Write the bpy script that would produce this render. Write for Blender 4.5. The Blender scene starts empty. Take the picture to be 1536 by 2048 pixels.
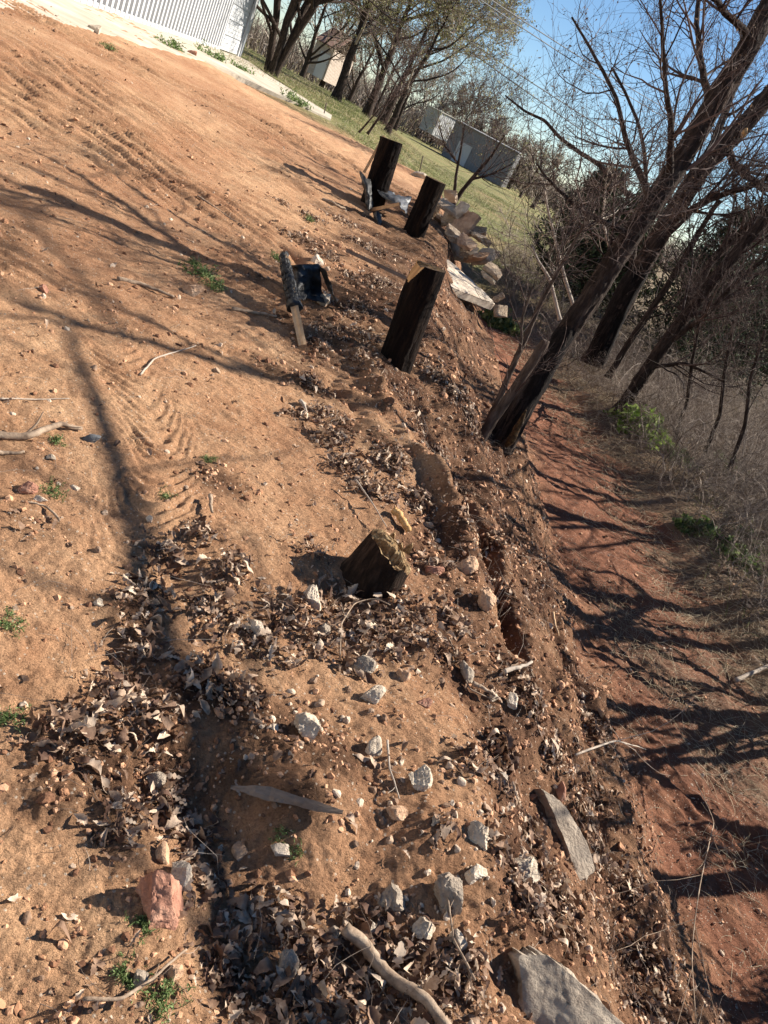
import bpy, math, random
import numpy as np
from mathutils import Vector, Matrix
random.seed(7)
RNG = np.random.default_rng(11)
SC = bpy.context.scene
COL = SC.collection
# ---------------------------------------------------------------- camera, sky, sun, exposure
F = 1538.0
PITCH = math.radians(25.2)
CR, SR = math.cos(math.radians(28.0)), math.sin(math.radians(28.0))
EYE = np.array([0.0, 0.0, 1.65])
AX_U = np.array([1.0, 0, 0]); AX_V = np.array([0, math.sin(PITCH), math.cos(PITCH)])
AX_F = np.array([0, math.cos(PITCH), -math.sin(PITCH)])
cam = bpy.data.cameras.new('camera'); camo = bpy.data.objects.new('camera', cam); COL.objects.link(camo)
cam.sensor_fit = 'VERTICAL'; cam.sensor_height = 36; cam.lens = F / 2048 * 36
cam.clip_start = 0.05; cam.clip_end = 3000
ir = CR * AX_U + SR * AX_V; iu = -SR * AX_U + CR * AX_V
m = Matrix.Identity(4)
for i in range(3):
    m[i][0] = ir[i]; m[i][1] = iu[i]; m[i][2] = -AX_F[i]; m[i][3] = EYE[i]
camo.matrix_world = m
SC.camera = camo
SUN_AZ = np.array([0.84, 0.54]); SUN_EL = math.radians(37)
w = bpy.data.worlds.new('World'); SC.world = w; w.use_nodes = True
sky = w.node_tree.nodes.new('ShaderNodeTexSky'); sky.sky_type = 'NISHITA'; sky.sun_disc = False
sky.sun_elevation = SUN_EL; sky.sun_rotation = math.atan2(SUN_AZ[0], SUN_AZ[1]); sky.air_density = 1.0; sky.dust_density = 0.0; sky.ozone_density = 2.5; sky.altitude = 1200
bg = w.node_tree.nodes['Background']; bg.inputs[1].default_value = 0.055
hs = w.node_tree.nodes.new('ShaderNodeHueSaturation'); hs.inputs['Saturation'].default_value = 1.12; w.node_tree.links.new(sky.outputs[0], hs.inputs['Color']); w.node_tree.links.new(hs.outputs[0], bg.inputs[0])
sl = bpy.data.lights.new('sun', 'SUN'); sl.energy = 5.0; sl.angle = math.radians(0.45); sl.color = (1.0, 0.94, 0.84)
so = bpy.data.objects.new('sun', sl); COL.objects.link(so)
sd = Vector((SUN_AZ[0] * math.cos(SUN_EL), SUN_AZ[1] * math.cos(SUN_EL), math.sin(SUN_EL)))
so.rotation_euler = sd.to_track_quat('Z', 'Y').to_euler(); so.location = (8, 5, 12)
vs = SC.view_settings; vs.view_transform = 'Standard'; vs.look = 'None'; vs.exposure = 1.30; vs.gamma = 1.0; vs.use_curve_mapping = False
SC.cycles.max_bounces = 5; SC.cycles.diffuse_bounces = 2; SC.cycles.glossy_bounces = 2; SC.cycles.transparent_max_bounces = 4
SC.cycles.use_denoising = True

# ---------------------------------------------------------------- numeric helpers
def ray(px, py):
    dx = px - 768.0; dy = py - 1024.0
    u = dx * CR + dy * SR; v = dx * SR - dy * CR
    return u * AX_U + v * AX_V + F * AX_F
def at(px, py, Y):
    d = ray(px, py); return EYE + d * (Y / d[1])
def at_z(px, py, z):
    d = ray(px, py); return EYE + d * ((z - EYE[2]) / d[2])
def hash2(ix, iy, s):
    h = (ix.astype(np.int64) * 374761393 + iy.astype(np.int64) * 668265263 + s * 982451653) & 0x7fffffff
    h = ((h ^ (h >> 13)) * 1274126177) & 0x7fffffff
    h = (h ^ (h >> 16)) & 0xffffff
    return h / float(0xffffff)
def noise(x, y, s=0):
    x = np.asarray(x, float); y = np.asarray(y, float)
    ix = np.floor(x); iy = np.floor(y); fx = x - ix; fy = y - iy
    fx = fx * fx * fx * (fx * (fx * 6 - 15) + 10); fy = fy * fy * fy * (fy * (fy * 6 - 15) + 10)
    a = hash2(ix, iy, s); b = hash2(ix + 1, iy, s); c = hash2(ix, iy + 1, s); d = hash2(ix + 1, iy + 1, s)
    return (a + (b - a) * fx) + ((c + (d - c) * fx) - (a + (b - a) * fx)) * fy
def fbm(x, y, o=4, s=0, g=0.5):
    t = 0; a = 1; n = 0
    ca, sa = 0.8, 0.6
    for k in range(o):
        t = t + a * (noise(x, y, s + k * 17) - 0.5); n += a; a *= g
        x, y = (x * ca - y * sa) * 2.03 + 5.2, (x * sa + y * ca) * 2.03 + 1.7
    return t / n * 2
def bumps(x, y, s=0):      # rounded crumbs: billowed noise
    return 1 - np.abs(2 * noise(x, y, s) - 1)
def worley(x, y, s=0):
    x = np.asarray(x, float); y = np.asarray(y, float)
    ix = np.floor(x); iy = np.floor(y); best = np.full(x.shape, 9.0)
    for i in (-1, 0, 1):
        for j in (-1, 0, 1):
            cx = ix + i; cy = iy + j
            px = cx + hash2(cx, cy, s); py = cy + hash2(cx, cy, s + 5)
            best = np.minimum(best, (px - x) ** 2 + (py - y) ** 2)
    return np.sqrt(best)
def ss(a, b, x):
    t = np.clip((x - a) / (b - a), 0, 1); return t * t * (3 - 2 * t)

# ---------------------------------------------------------------- terrain
CY = [0, 1.4, 2.5, 3.5, 5.2, 8, 11, 15, 19, 24]
CX = [1.30, 1.02, .64, .28, -.18, -.60, -1.0, -1.7, -2.6, -5.5]
TY = [0, 2.6, 3.4, 4.1, 5.1, 6.8, 8.8, 11.3, 14, 17, 20, 26]
TX = [2.8, 2.5, 2.35, 2.15, 1.93, 1.62, 1.08, .5, -.15, -.5, -1.0, -3.5]
RY = [0, 5, 6, 7.5, 9.7, 11.5, 13.5, 17, 24]; RX = [3.5, 3.2, 3.0, 2.75, 2.45, 1.9, 1.2, .1, -1.4]
ZB = .66
def base_h(x, y):
    x = np.asarray(x, float); y = np.asarray(y, float)
    yy = np.clip(y, -5, 400)
    pad = 0.045 * np.minimum(yy, 12) + 0.02 * np.clip(yy - 12, 0, 8) + 0.012 * np.clip(-x - 2, 0, 12)
    pad = pad + (ZB - .012 - pad) * ss(-2.2, -6.0, x) * ss(5.5, 8.5, yy - .25 * (x + 6) ) * (x < 0)
    pad = pad - np.maximum(0, pad - (ZB - .035)) * ss(-4.2, -6.0, x)
    a = -x / np.maximum(yy, 5)
    field = -.35 + .96 * ss(.12, .26, a) * ss(16, 22, yy)
    far = ss(55, 112, yy)
    field = field * (1 - far) + (-.55) * far
    endp = ss(19.0, 23.0, yy + 0.6 * np.sin(x * .7) + .25 * np.clip(x + 6, 0, 6))
    endp = endp * ss(-30, -8, x) + (1 - ss(-30, -8, x)) * ss(26, 34, yy)
    pad = pad * (1 - endp) + field * endp
    trail = -.95 - .02 * np.clip(3 - yy, 0, 3)
    trail = trail + (field - trail) * ss(16, 27, yy)
    r = x - np.interp(yy, RY, RX)
    trail = trail + .22 * ss(0, .9, r) * (1 - ss(16, 27, yy)) + .10 * fbm(x * .8, y * .8, 2, 60) * ss(-.2, .8, r)
    xc = np.interp(yy, CY, CX); xt = np.interp(yy, TY, TX)
    s = (x - xc) / np.maximum(xt - xc, .3) + .16 * fbm(x * 1.1, y * .7, 3, 3)
    prof = np.interp(s, [-.35, -.12, .05, .22, .36, .46, .52, .62, .85, 1.0, 1.15], [0, .02, -.02, -.22, -.40, -.44, -.46, -.64, -.90, -.985, -1.0])
    drop = pad - trail
    return pad + prof * drop, s
def pathdist(x, y, P):
    """distance to, and length along, a polyline"""
    best = np.full(np.shape(x), 1e9); al = np.zeros(np.shape(x)); L = 0
    for (ax, ay), (bx, by) in zip(P[:-1], P[1:]):
        dx, dy = bx - ax, by - ay; l = math.hypot(dx, dy)
        t = np.clip(((x - ax) * dx + (y - ay) * dy) / (l * l), 0, 1)
        d = np.hypot(x - ax - t * dx, y - ay - t * dy)
        sgn = np.sign((x - ax) * dy - (y - ay) * dx)
        mk = d < np.abs(best)
        best = np.where(mk, d * np.where(sgn == 0, 1, sgn), best); al = np.where(mk, L + t * l, al); L += l
    return best, al
def march_base(px, py, hfun):
    d = ray(px, py); d = d / np.linalg.norm(d)
    ts = np.concatenate([np.arange(.8, 30, .01), np.arange(30, 300, .2)])
    P = EYE[None] + ts[:, None] * d[None]
    h = hfun(P[:, 0], P[:, 1])
    k = np.nonzero(P[:, 2] < h)[0]
    if len(k) == 0: return P[-1]
    p = P[k[0]].copy(); return p
HB = lambda x, y: base_h(x, y)[0]
# leaf litter, dark soil and one painted shadow area: centre on the ground and radius
def world_blobs(lst):
    out = []
    for (px, py, r) in lst:
        p = march_base(px, py, HB); dist = np.linalg.norm(p - EYE)
        out.append((p[0], p[1], r * dist / F))
    return out
LITTER = world_blobs([(690,620,45),(730,680,45),(650,680,35),(720,740,40),(640,830,40),(900,1240,45),(940,860,40),(860,760,35),(1200,1600,45),(1240,1760,45),(1300,1930,45),(1000,1500,30),(960,1720,35),(900,1560,28),(620,1120,40),(840,1000,40),(930,1060,35),(590,480,25),(650,520,30),(330,1110,45),(390,1080,40),(300,1200,55),(270,1290,55),(240,1380,60),(190,1450,60),(130,1490,50),(300,1440,50),(450,1150,45),
 (430,1230,55),(500,1290,55),(560,1230,60),(640,1290,60),(740,1270,70),(820,1240,45),(690,1200,50),(400,1380,50),(470,1400,40),(340,1590,65),(260,1650,50),(400,1670,60),
 (420,1760,55),(500,1800,55),(580,1840,65),(480,1900,60),(640,1900,60),(740,1860,60),(700,1980,75),(820,1970,75),(600,2020,70),(520,1980,45),(900,1960,60),
 (1040,1790,50),(1090,1740,50),(1130,1830,45),(1060,1690,40),(1000,1600,35),(1190,1700,40),(1150,1600,45),(1110,1520,45),(1060,1430,45),(1030,1350,35),(1200,1850,45),(1230,1950,45),(1300,2020,40),
 (700,930,55),(740,980,50),(660,880,40),(780,930,40),(620,780,35),(600,830,30),(700,560,30),(660,600,25),(620,440,30),(560,410,25),(690,450,30),(730,500,30),(760,570,30),
 (880,900,35),(830,820,30),(900,960,35),(700,640,25),(640,700,25),(980,1080,30),(870,1130,35),(910,800,30),(1450,1560,30),(1180,1480,40),(850,1700,25),(780,1200,50),(880,1300,35),(560,1330,40),(700,1350,40)])
DARK = world_blobs([(620,700,60),(700,620,60),(740,640,50),(640,780,60),(780,900,60),(720,860,50),(900,760,60),(880,830,60),(960,1000,60),(900,1080,60),(960,1220,70),(1180,1560,70),(1230,1700,70),(1300,1900,70),(1330,2020,70),(1200,1900,70),(690,560,50),(760,640,50),(660,350,30),(700,430,40),(640,500,40),(700,700,60),(660,640,50),(760,800,60),(620,760,50),(540,740,45),(900,870,60),(1000,1000,60),(1050,1150,70),(1100,1300,80),(1130,1420,70),(1150,1550,70),
 (820,1080,70),(900,1180,60),(560,1480,70),(640,1540,60),(470,1430,60),(380,1400,50),(330,1520,70),(230,1560,60),(100,1600,40),(590,1640,45),(450,1560,50),(640,420,35),(600,380,30),(700,520,40),
 (560,350,25),(800,640,50),(860,700,50),(1200,1650,60),(1260,1800,70),(250,1230,40),(950,1250,60),(520,560,25),(560,640,30),(440,960,50)])  # last blob darkens the sand for a branch's shadow band
MOUND = [(*b, .5) for b in world_blobs([(800,1480,150),(950,1600,120),(850,1700,120),(600,1620,100)])]
HOLL = [(*b, .5) for b in world_blobs([(330,1560,90),(440,1640,80),(500,1760,80),(250,1330,70),(360,1150,60),(700,1900,110),(480,1950,90),(700,1210,70)])]
def sumb(x, y, B):
    h = np.zeros(np.shape(x))
    for bx, by, r, _ in B: h = h + np.exp(-((x - bx) ** 2 + (y - by) ** 2) / (r * r))
    return np.minimum(h, 1.3)
def wpath(pts): return [tuple(march_base(a, b, HB)[:2]) for a, b in pts]
FUR = [(wpath([(800,760),(870,880),(950,1030),(1000,1150),(1045,1290),(1120,1440),(1190,1600),(1270,1760)]), .055, -.13), (wpath([(880,900),(930,990),(1010,1060),(1080,1150),(1120,1260)]), .05, -.07), (wpath([(690,690),(760,790),(820,900),(900,1020),(940,1120),(985,1260)]), .06, .085),
       (wpath([(1020,1100),(1100,1260),(1170,1400),(1250,1560)]), .06, .06), (wpath([(640,720),(720,830),(760,920)]), .06, -.06), (wpath([(1180,1480),(1260,1640),(1330,1800),(1380,1960)]), .05, -.06), (wpath([(540,470),(640,560),(720,650)]), .07, -.06), (wpath([(860,660),(930,780),(960,860)]), .08, -.07)]
TRACK = [tuple(march_base(px, py, HB)[:2]) for px, py in ((190,600),(225,680),(290,800),(330,900),(310,1000),(260,1090))]
RIBS = world_blobs([(250,700,80),(290,820,70),(320,940,60),(270,1060,50)])
def blobs(x, y, B, soft=1.0):
    m = np.zeros(np.shape(x))
    for bx, by, r in B:
        d2 = ((x - bx) ** 2 + (y - by) ** 2) / (r * r * 1.7)
        m = np.maximum(m, np.exp(-d2 * soft))
    return m
def masks(x, y):
    b, s = base_h(x, y)
    n = fbm(x * 3.1, y * 3.1, 4, 71)
    lit = np.clip(blobs(x, y, LITTER) * 1.25 + n * .45 - .12, 0, 1)
    dark = np.clip(blobs(x, y, DARK) * 1.1 + n * .5 - .1, 0, 1)
    slope = ss(-.14, .06, s + n * .12)
    trail = ss(.80, 1.12, s + n * .22)
    return b, s, lit, dark, slope, trail, n
def H(x, y):
    x = np.asarray(x, float); y = np.asarray(y, float)
    b, s, lit, dark, slope, trail, n = masks(x, y)
    dist = np.hypot(x, y)
    near = 1 - ss(14, 26, dist); vn = 1 - ss(5, 10, dist)
    pad = (1 - slope)
    # raked / graded ridges on the pad
    wy = y + .18 * fbm(x * .5, y * .5, 3, 31) * 2 + .05 * fbm(x * 3, y * 3, 2, 9) + .10 * x
    rk = ss(3.0, 5.0, y - .3 * x) * (1 - ss(17, 22, y)) * pad
    rk = rk * np.clip(.6 + 1.2 * fbm(x * .7, y * .9, 2, 44), .1, 1.3)
    rid = (1 - np.abs(np.sin(wy * 2 * np.pi / .42))) * .036 + (1 - np.abs(np.sin(wy * 2 * np.pi / .15 + 1 + 2 * n))) * .026
    h = b + rk * rid
    # tyre tread
    d, al = pathdist(x, y, TRACK)
    tr = np.exp(-(d / .16) ** 4) * ss(.05, .4, al)
    h = h + tr * (.0085 * (.2 + 1.3 * noise(x * 5, y * 5, 77)) * np.sin((al + .9 * d * d / .1 + .08 * n + .02 * fbm(x * 8, y * 8, 2, 78)) * 2 * np.pi / .085) - .007) * pad
    h = h + .07 * sumb(x, y, MOUND) - .055 * sumb(x, y, HOLL)
    wx = x + .06 * fbm(x * 4, y * 4, 3, 150); wy2 = y + .06 * fbm(x * 4, y * 4, 3, 151)
    for pth, wd_, am in FUR:
        d_, al_ = pathdist(wx, wy2, pth); L_ = sum(math.hypot(b[0] - a[0], b[1] - a[1]) for a, b in zip(pth[:-1], pth[1:]))
        h = h + am * np.exp(-(d_ / wd_) ** 2) * ss(0, .4, al_) * (1 - ss(L_ - .4, L_, al_)) * (.5 + noise(al_ * 2.5, al_ * 0, int(wd_ * 999)))
    # broad lumps
    h = h + near * (.05 * fbm(x * 1.3, y * 1.3, 3, 5) * (.5 + slope) + .030 * fbm(x * 4, y * 4, 3, 15) * (.45 + .9 * slope + .5 * dark) * (1 - .5 * trail))
    # crumbs and clods
    rough = np.clip(.20 + .8 * dark + .45 * lit + .75 * slope * (1 - trail), 0, 1.5) * near
    h = h + rough * (.020 * bumps(x * 14, y * 14, 2) * noise(x * 5, y * 5, 8) + .014 * (1 - worley(x * 26, y * 26, 12)) * noise(x * 9, y * 9, 4))
    h = h + near * .010 * fbm(x * 11, y * 11, 4, 61, .6) * (1 + slope)
    h = h + vn * (.0065 * fbm(x * 42, y * 42, 3, 21) + .007 * rough * (1 - worley(x * 60, y * 60, 3)))
    # trail: tread ripples
    h = h + trail * near * (.008 * np.sin((y * .8 + x * .5 + .1 * n) * 2 * np.pi / .13) * ss(-.1, .3, fbm(x, y, 2, 90)))
    # green field
    h = h + ss(18, 40, dist) * .05 * fbm(x * .5, y * .5, 3, 33)
    return h
def hit(px, py, up=0.0):
    d = ray(px, py); d = d / np.linalg.norm(d)
    ts = np.concatenate([np.arange(.9, 16, .02), np.arange(16, 40, .1), np.arange(40, 300, .5)])
    P = EYE[None] + ts[:, None] * d[None]
    h = H(P[:, 0], P[:, 1]) + up
    k = np.nonzero(P[:, 2] < h)[0]
    if len(k) == 0: return P[-1]
    k = k[0]; lo, hi = (ts[k - 1] if k else .3), ts[k]
    tt = np.linspace(lo, hi, 12); P = EYE[None] + tt[:, None] * d[None]
    h = H(P[:, 0], P[:, 1]) + up
    kk = np.nonzero(P[:, 2] < h)[0]; j = kk[0] if len(kk) else 11
    return P[j]

# ---------------------------------------------------------------- mesh helpers
class MB:
    def __init__(s): s.V = []; s.Fq = []; s.Ft = []; s.mq = []; s.mt = []; s.n = 0; s.tint = []
    def add(s, V, Q=None, T=None, mi=0, tint=None):
        V = np.asarray(V, float).reshape(-1, 3)
        if Q is not None and len(Q): Q = np.asarray(Q).reshape(-1, 4) + s.n; s.Fq.append(Q); s.mq.append(np.full(len(Q), mi))
        if T is not None and len(T): T = np.asarray(T).reshape(-1, 3) + s.n; s.Ft.append(T); s.mt.append(np.full(len(T), mi))
        s.V.append(V); s.n += len(V)
        s.tint.append(np.full(len(V), .5) if tint is None else np.broadcast_to(np.asarray(tint, float).reshape(-1), (len(V),)) if np.size(tint) in (1, len(V)) else np.full(len(V), .5))
        return s
    def build(s, name, mats, parent=None, smooth=True, origin=None):
        V = np.concatenate(s.V)
        par = parent
        off = np.zeros(3)
        if par is not None: off = np.array(par['_o']) if '_o' in par else np.array(par.location)
        elif origin is not None: off = np.array(origin)
        V = V - off
        Q = np.concatenate(s.Fq) if s.Fq else np.zeros((0, 4), int); T = np.concatenate(s.Ft) if s.Ft else np.zeros((0, 3), int)
        me = bpy.data.meshes.new(name)
        me.vertices.add(len(V)); me.vertices.foreach_set('co', V.astype(np.float32).ravel())
        nl = len(Q) * 4 + len(T) * 3
        me.loops.add(nl); me.loops.foreach_set('vertex_index', np.concatenate([Q.ravel(), T.ravel()]).astype(np.int32))
        me.polygons.add(len(Q) + len(T))
        st = np.concatenate([np.arange(len(Q)) * 4, len(Q) * 4 + np.arange(len(T)) * 3]).astype(np.int32)
        me.polygons.foreach_set('loop_start', st)
        if not isinstance(mats, (list, tuple)): mats = [mats]
        for mm in mats: me.materials.append(mm)
        me.polygons.foreach_set('material_index', np.concatenate(s.mq + s.mt).astype(np.int32))
        me.update(calc_edges=True)
        me.polygons.foreach_set('use_smooth', np.full(len(Q) + len(T), bool(smooth)))
        at_ = me.attributes.new('tint', 'FLOAT', 'POINT'); at_.data.foreach_set('value', np.concatenate(s.tint).astype(np.float32))
        o = bpy.data.objects.new(name, me); COL.objects.link(o)
        if par is not None: o.parent = par
        else: o.location = off
        return o
def tag(o, label=None, cat=None, group=None, kind=None):
    if label: o['label'] = label
    if cat: o['category'] = cat
    if group: o['group'] = group
    if kind: o['kind'] = kind
    return o
def empty(name, loc, label, cat, group=None):
    o = bpy.data.objects.new(name, None); COL.objects.link(o); o.location = [float(v) for v in loc]; o.empty_display_size = .1
    return tag(o, label, cat, group)
def unit(v): return v / np.maximum(np.linalg.norm(v, axis=-1, keepdims=True), 1e-9)
def tubes(mb, P, R, S=4, mi=0, tint=None, cap=False, rough=0.0, seed=0, furrow=0.0):
    """P (N,K,3) R (N,K)"""
    P = np.asarray(P, float); R = np.asarray(R, float)
    if P.ndim == 2: P = P[None]; R = R[None]
    N, K, _ = P.shape
    if N == 0: return
    Tn = unit(np.gradient(P, axis=1))
    D = unit(P[:, -1] - P[:, 0])
    ref = np.where(np.abs(D[:, 2:3]) < .8, np.array([[0, 0, 1.0]]), np.array([[1.0, 0, 0]]))
    A = unit(np.cross(Tn, ref[:, None, :])); B = np.cross(Tn, A)
    th = np.arange(S) * 2 * np.pi / S
    Rr = R[:, :, None] * np.ones((1, 1, S))
    if rough > 0:
        L = np.cumsum(np.concatenate([np.zeros((N, 1)), np.linalg.norm(np.diff(P, axis=1), axis=2)], 1), 1)
        rr = fbm((th[None, None] * 2.2 + seed) + np.zeros((N, K, S)), (L[:, :, None] / np.maximum(R.max(), .001) * .35) + np.zeros((N, K, S)), 4, seed)
        rr += 0.5 * (bumps(th[None, None] * 5 + seed + np.zeros((N, K, S)), (L[:, :, None] / np.maximum(R.max(), .001) * .5) + np.zeros((N, K, S)), seed + 3) - .5)
        Rr = Rr * (1 + rough * rr)
    if furrow > 0:
        L = np.cumsum(np.concatenate([np.zeros((N, 1)), np.linalg.norm(np.diff(P, axis=1), axis=2)], 1), 1)
        fx = th[None, None] * 3.4 + .9 * fbm(th[None, None] * 1.1 + np.zeros((N, K, S)), L[:, :, None] * 5 + np.zeros((N, K, S)), 3, seed + 9); fy = L[:, :, None] * 3.2 + np.zeros((N, K, S))
        Rr = Rr * (1 - furrow * (np.abs(2 * noise(fx, fy, seed + 1) - 1) < .28) - furrow * .7 * np.abs(fbm(fx * 2.3, fy * 3, 3, seed + 2)))
    ring = P[:, :, None] + Rr[..., None] * (np.cos(th)[None, None, :, None] * A[:, :, None] + np.sin(th)[None, None, :, None] * B[:, :, None])
    V = ring.reshape(-1, 3)
    n_, k_, s_ = np.meshgrid(np.arange(N), np.arange(K - 1), np.arange(S), indexing='ij')
    i0 = (n_ * K + k_) * S + s_; i1 = (n_ * K + k_) * S + (s_ + 1) % S
    Q = np.stack([i0, i1, i1 + S, i0 + S], -1).reshape(-1, 4)
    tt = None if tint is None else np.repeat(np.broadcast_to(np.asarray(tint, float), (N,)), K * S)
    if cap:
        Vc = np.concatenate([P[:, 0], P[:, -1]]); nb = len(V)
        T = []
        for n in range(N):
            for q in range(S):
                a = n * K * S; T.append((nb + n, a + (q + 1) % S, a + q)); a = (n * K + K - 1) * S; T.append((nb + N + n, a + q, a + (q + 1) % S))
        V = np.concatenate([V, Vc])
        if tt is not None: tt = np.concatenate([tt, np.full(2 * N, .5)])
        mb.add(V, Q, T, mi, tt)
    else: mb.add(V, Q, None, mi, tt)
def resample(P, R, K):
    P = np.asarray(P, float); R = np.asarray(R, float)
    L = np.concatenate([[0], np.cumsum(np.linalg.norm(np.diff(P, axis=0), axis=1))])
    t = np.linspace(0, L[-1], K)
    # smooth catmull-like by dense linear + box filter
    Q = np.stack([np.interp(t, L, P[:, i]) for i in range(3)], 1); r = np.interp(t, L, R)
    for _ in range(2):
        Q[1:-1] = (Q[:-2] + 2 * Q[1:-1] + Q[2:]) / 4
    return Q, r
def grow(P, R, m, t0, t1, ang, ln, K=5, wander=.25, trop=(0, 0, .1), rmul=.55, rng=RNG, lnvar=.4, taper=.75, minr=.0012):
    """m children on each parent"""
    N, Kp, _ = P.shape
    t = rng.uniform(t0, t1, (N, m)); f = t * (Kp - 1); i = np.minimum(f.astype(int), Kp - 2); f = f - i
    n = np.arange(N)[:, None]
    base = P[n, i] * (1 - f)[..., None] + P[n, i + 1] * f[..., None]
    r0 = (R[n, i] * (1 - f) + R[n, i + 1] * f) * rmul
    D = unit(P[n, i + 1] - P[n, i])
    rv = unit(rng.normal(size=(N, m, 3))); perp = unit(rv - (rv * D).sum(-1, keepdims=True) * D)
    a = np.radians(ang) * rng.uniform(.7, 1.3, (N, m))[..., None]
    d = unit(D * np.cos(a) + perp * np.sin(a))
    L = np.broadcast_to(np.asarray(ln, float).reshape(-1, 1) if np.size(ln) > 1 else np.asarray(float(ln)), (N, m)) * rng.uniform(1 - lnvar, 1 + lnvar, (N, m)) * (1.15 - .5 * t)
    base = base.reshape(-1, 3); d = d.reshape(-1, 3); L = L.reshape(-1); r0 = np.maximum(r0.reshape(-1), minr)
    M = len(L); out = np.zeros((M, K, 3)); out[:, 0] = base; st = (L / (K - 1))[:, None]
    tr = np.array(trop)
    for k in range(1, K):
        out[:, k] = out[:, k - 1] + d * st
        d = unit(d + wander * rng.normal(size=(M, 3)) + tr)
    rad = r0[:, None] * (1 - taper * np.linspace(0, 1, K))[None]
    return out, np.maximum(rad, minr * .6)
def leafcards(mb, C, size, mi=0, rng=RNG, asp=.5, tint=None, flat=0.0):
    N = len(C)
    if N == 0: return
    a = unit(rng.normal(size=(N, 3)) * np.array([1, 1, 1 - flat])); b = unit(np.cross(a, rng.normal(size=(N, 3))))
    s = size * rng.uniform(.6, 1.4, (N, 1))
    nrm = np.cross(a, b)
    V = np.stack([C - a * s, C + b * s * asp + nrm * s * .15, C + a * s, C - b * s * asp + nrm * s * .15], 1).reshape(-1, 3)
    Q = np.arange(N * 4).reshape(-1, 4)
    mb.add(V, Q, None, mi, np.repeat(rng.uniform(0, 1, N) if tint is None else tint, 4))
def ico(sub):
    import bmesh
    b = bmesh.new(); bmesh.ops.create_icosphere(b, subdivisions=sub, radius=1)
    V = np.array([v.co[:] for v in b.verts]); T = np.array([[v.index for v in f.verts] for f in b.faces]); b.free(); return V, T
ICO = {k: ico(k) for k in (1, 2, 3, 4, 5)}
def rockshape(seed, sub=4, cuts=9, dims=(1, 1, 1), rough=.05, boxy=False):
    r = np.random.default_rng(seed); V, T = ICO[sub]; V = V.copy()
    if boxy: V = np.clip(V * 1.9, -1, 1) * .8
    for _ in range(cuts):
        n = unit(r.normal(size=3)); d = r.uniform(.45, .8) * (1.25 if boxy else 1)
        q = V @ n; V = V - np.maximum(q - d, 0)[:, None] * n
    nn = unit(V)
    V = V + nn * (rough * (fbm(V[:, 0] * 3 + seed, V[:, 1] * 3 + V[:, 2] * 2.3, 4, seed)) )[:, None] + nn * (rough * .6 * fbm(V[:, 0] * 11 + V[:, 2] * 7, V[:, 1] * 11 - V[:, 2] * 5, 3, seed + 4))[:, None]
    V = V / np.abs(V).max(0) * np.array(dims) / 2
    return V, T
def rotm(rx, ry, rz):
    from mathutils import Euler
    return np.array(Euler((rx, ry, rz)).to_matrix())

# ---------------------------------------------------------------- materials
def nodes(name):
    mt = bpy.data.materials.new(name); mt.use_nodes = True; nt = mt.node_tree
    return mt, nt, nt.nodes, nt.links, nt.nodes['Principled BSDF']
def N_(ns, t, **kw):
    n = ns.new(t)
    for k, v in kw.items():
        if k.startswith('i_'): n.inputs[k[2:].replace('_', ' ')].default_value = v
        else: setattr(n, k, v)
    return n
def ramp(ns, stops):
    r = ns.new('ShaderNodeValToRGB'); e = r.color_ramp.elements
    while len(e) < len(stops): e.new(.5)
    for q, (p, c) in zip(e, stops): q.position = p; q.color = (*c, 1)
    return r
def mixc(ns, ls, fac, a, b, mode='MIX'):
    m_ = ns.new('ShaderNodeMix'); m_.data_type = 'RGBA'; m_.blend_type = mode
    def put(sock, v):
        if hasattr(v, 'is_output'): ls.new(v, sock)
        elif isinstance(v, (int, float)): sock.default_value = v
        else: sock.default_value = (*v, 1)
    put(m_.inputs[0], fac); put(m_.inputs[6], a); put(m_.inputs[7], b)
    return m_.outputs[2]
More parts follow.
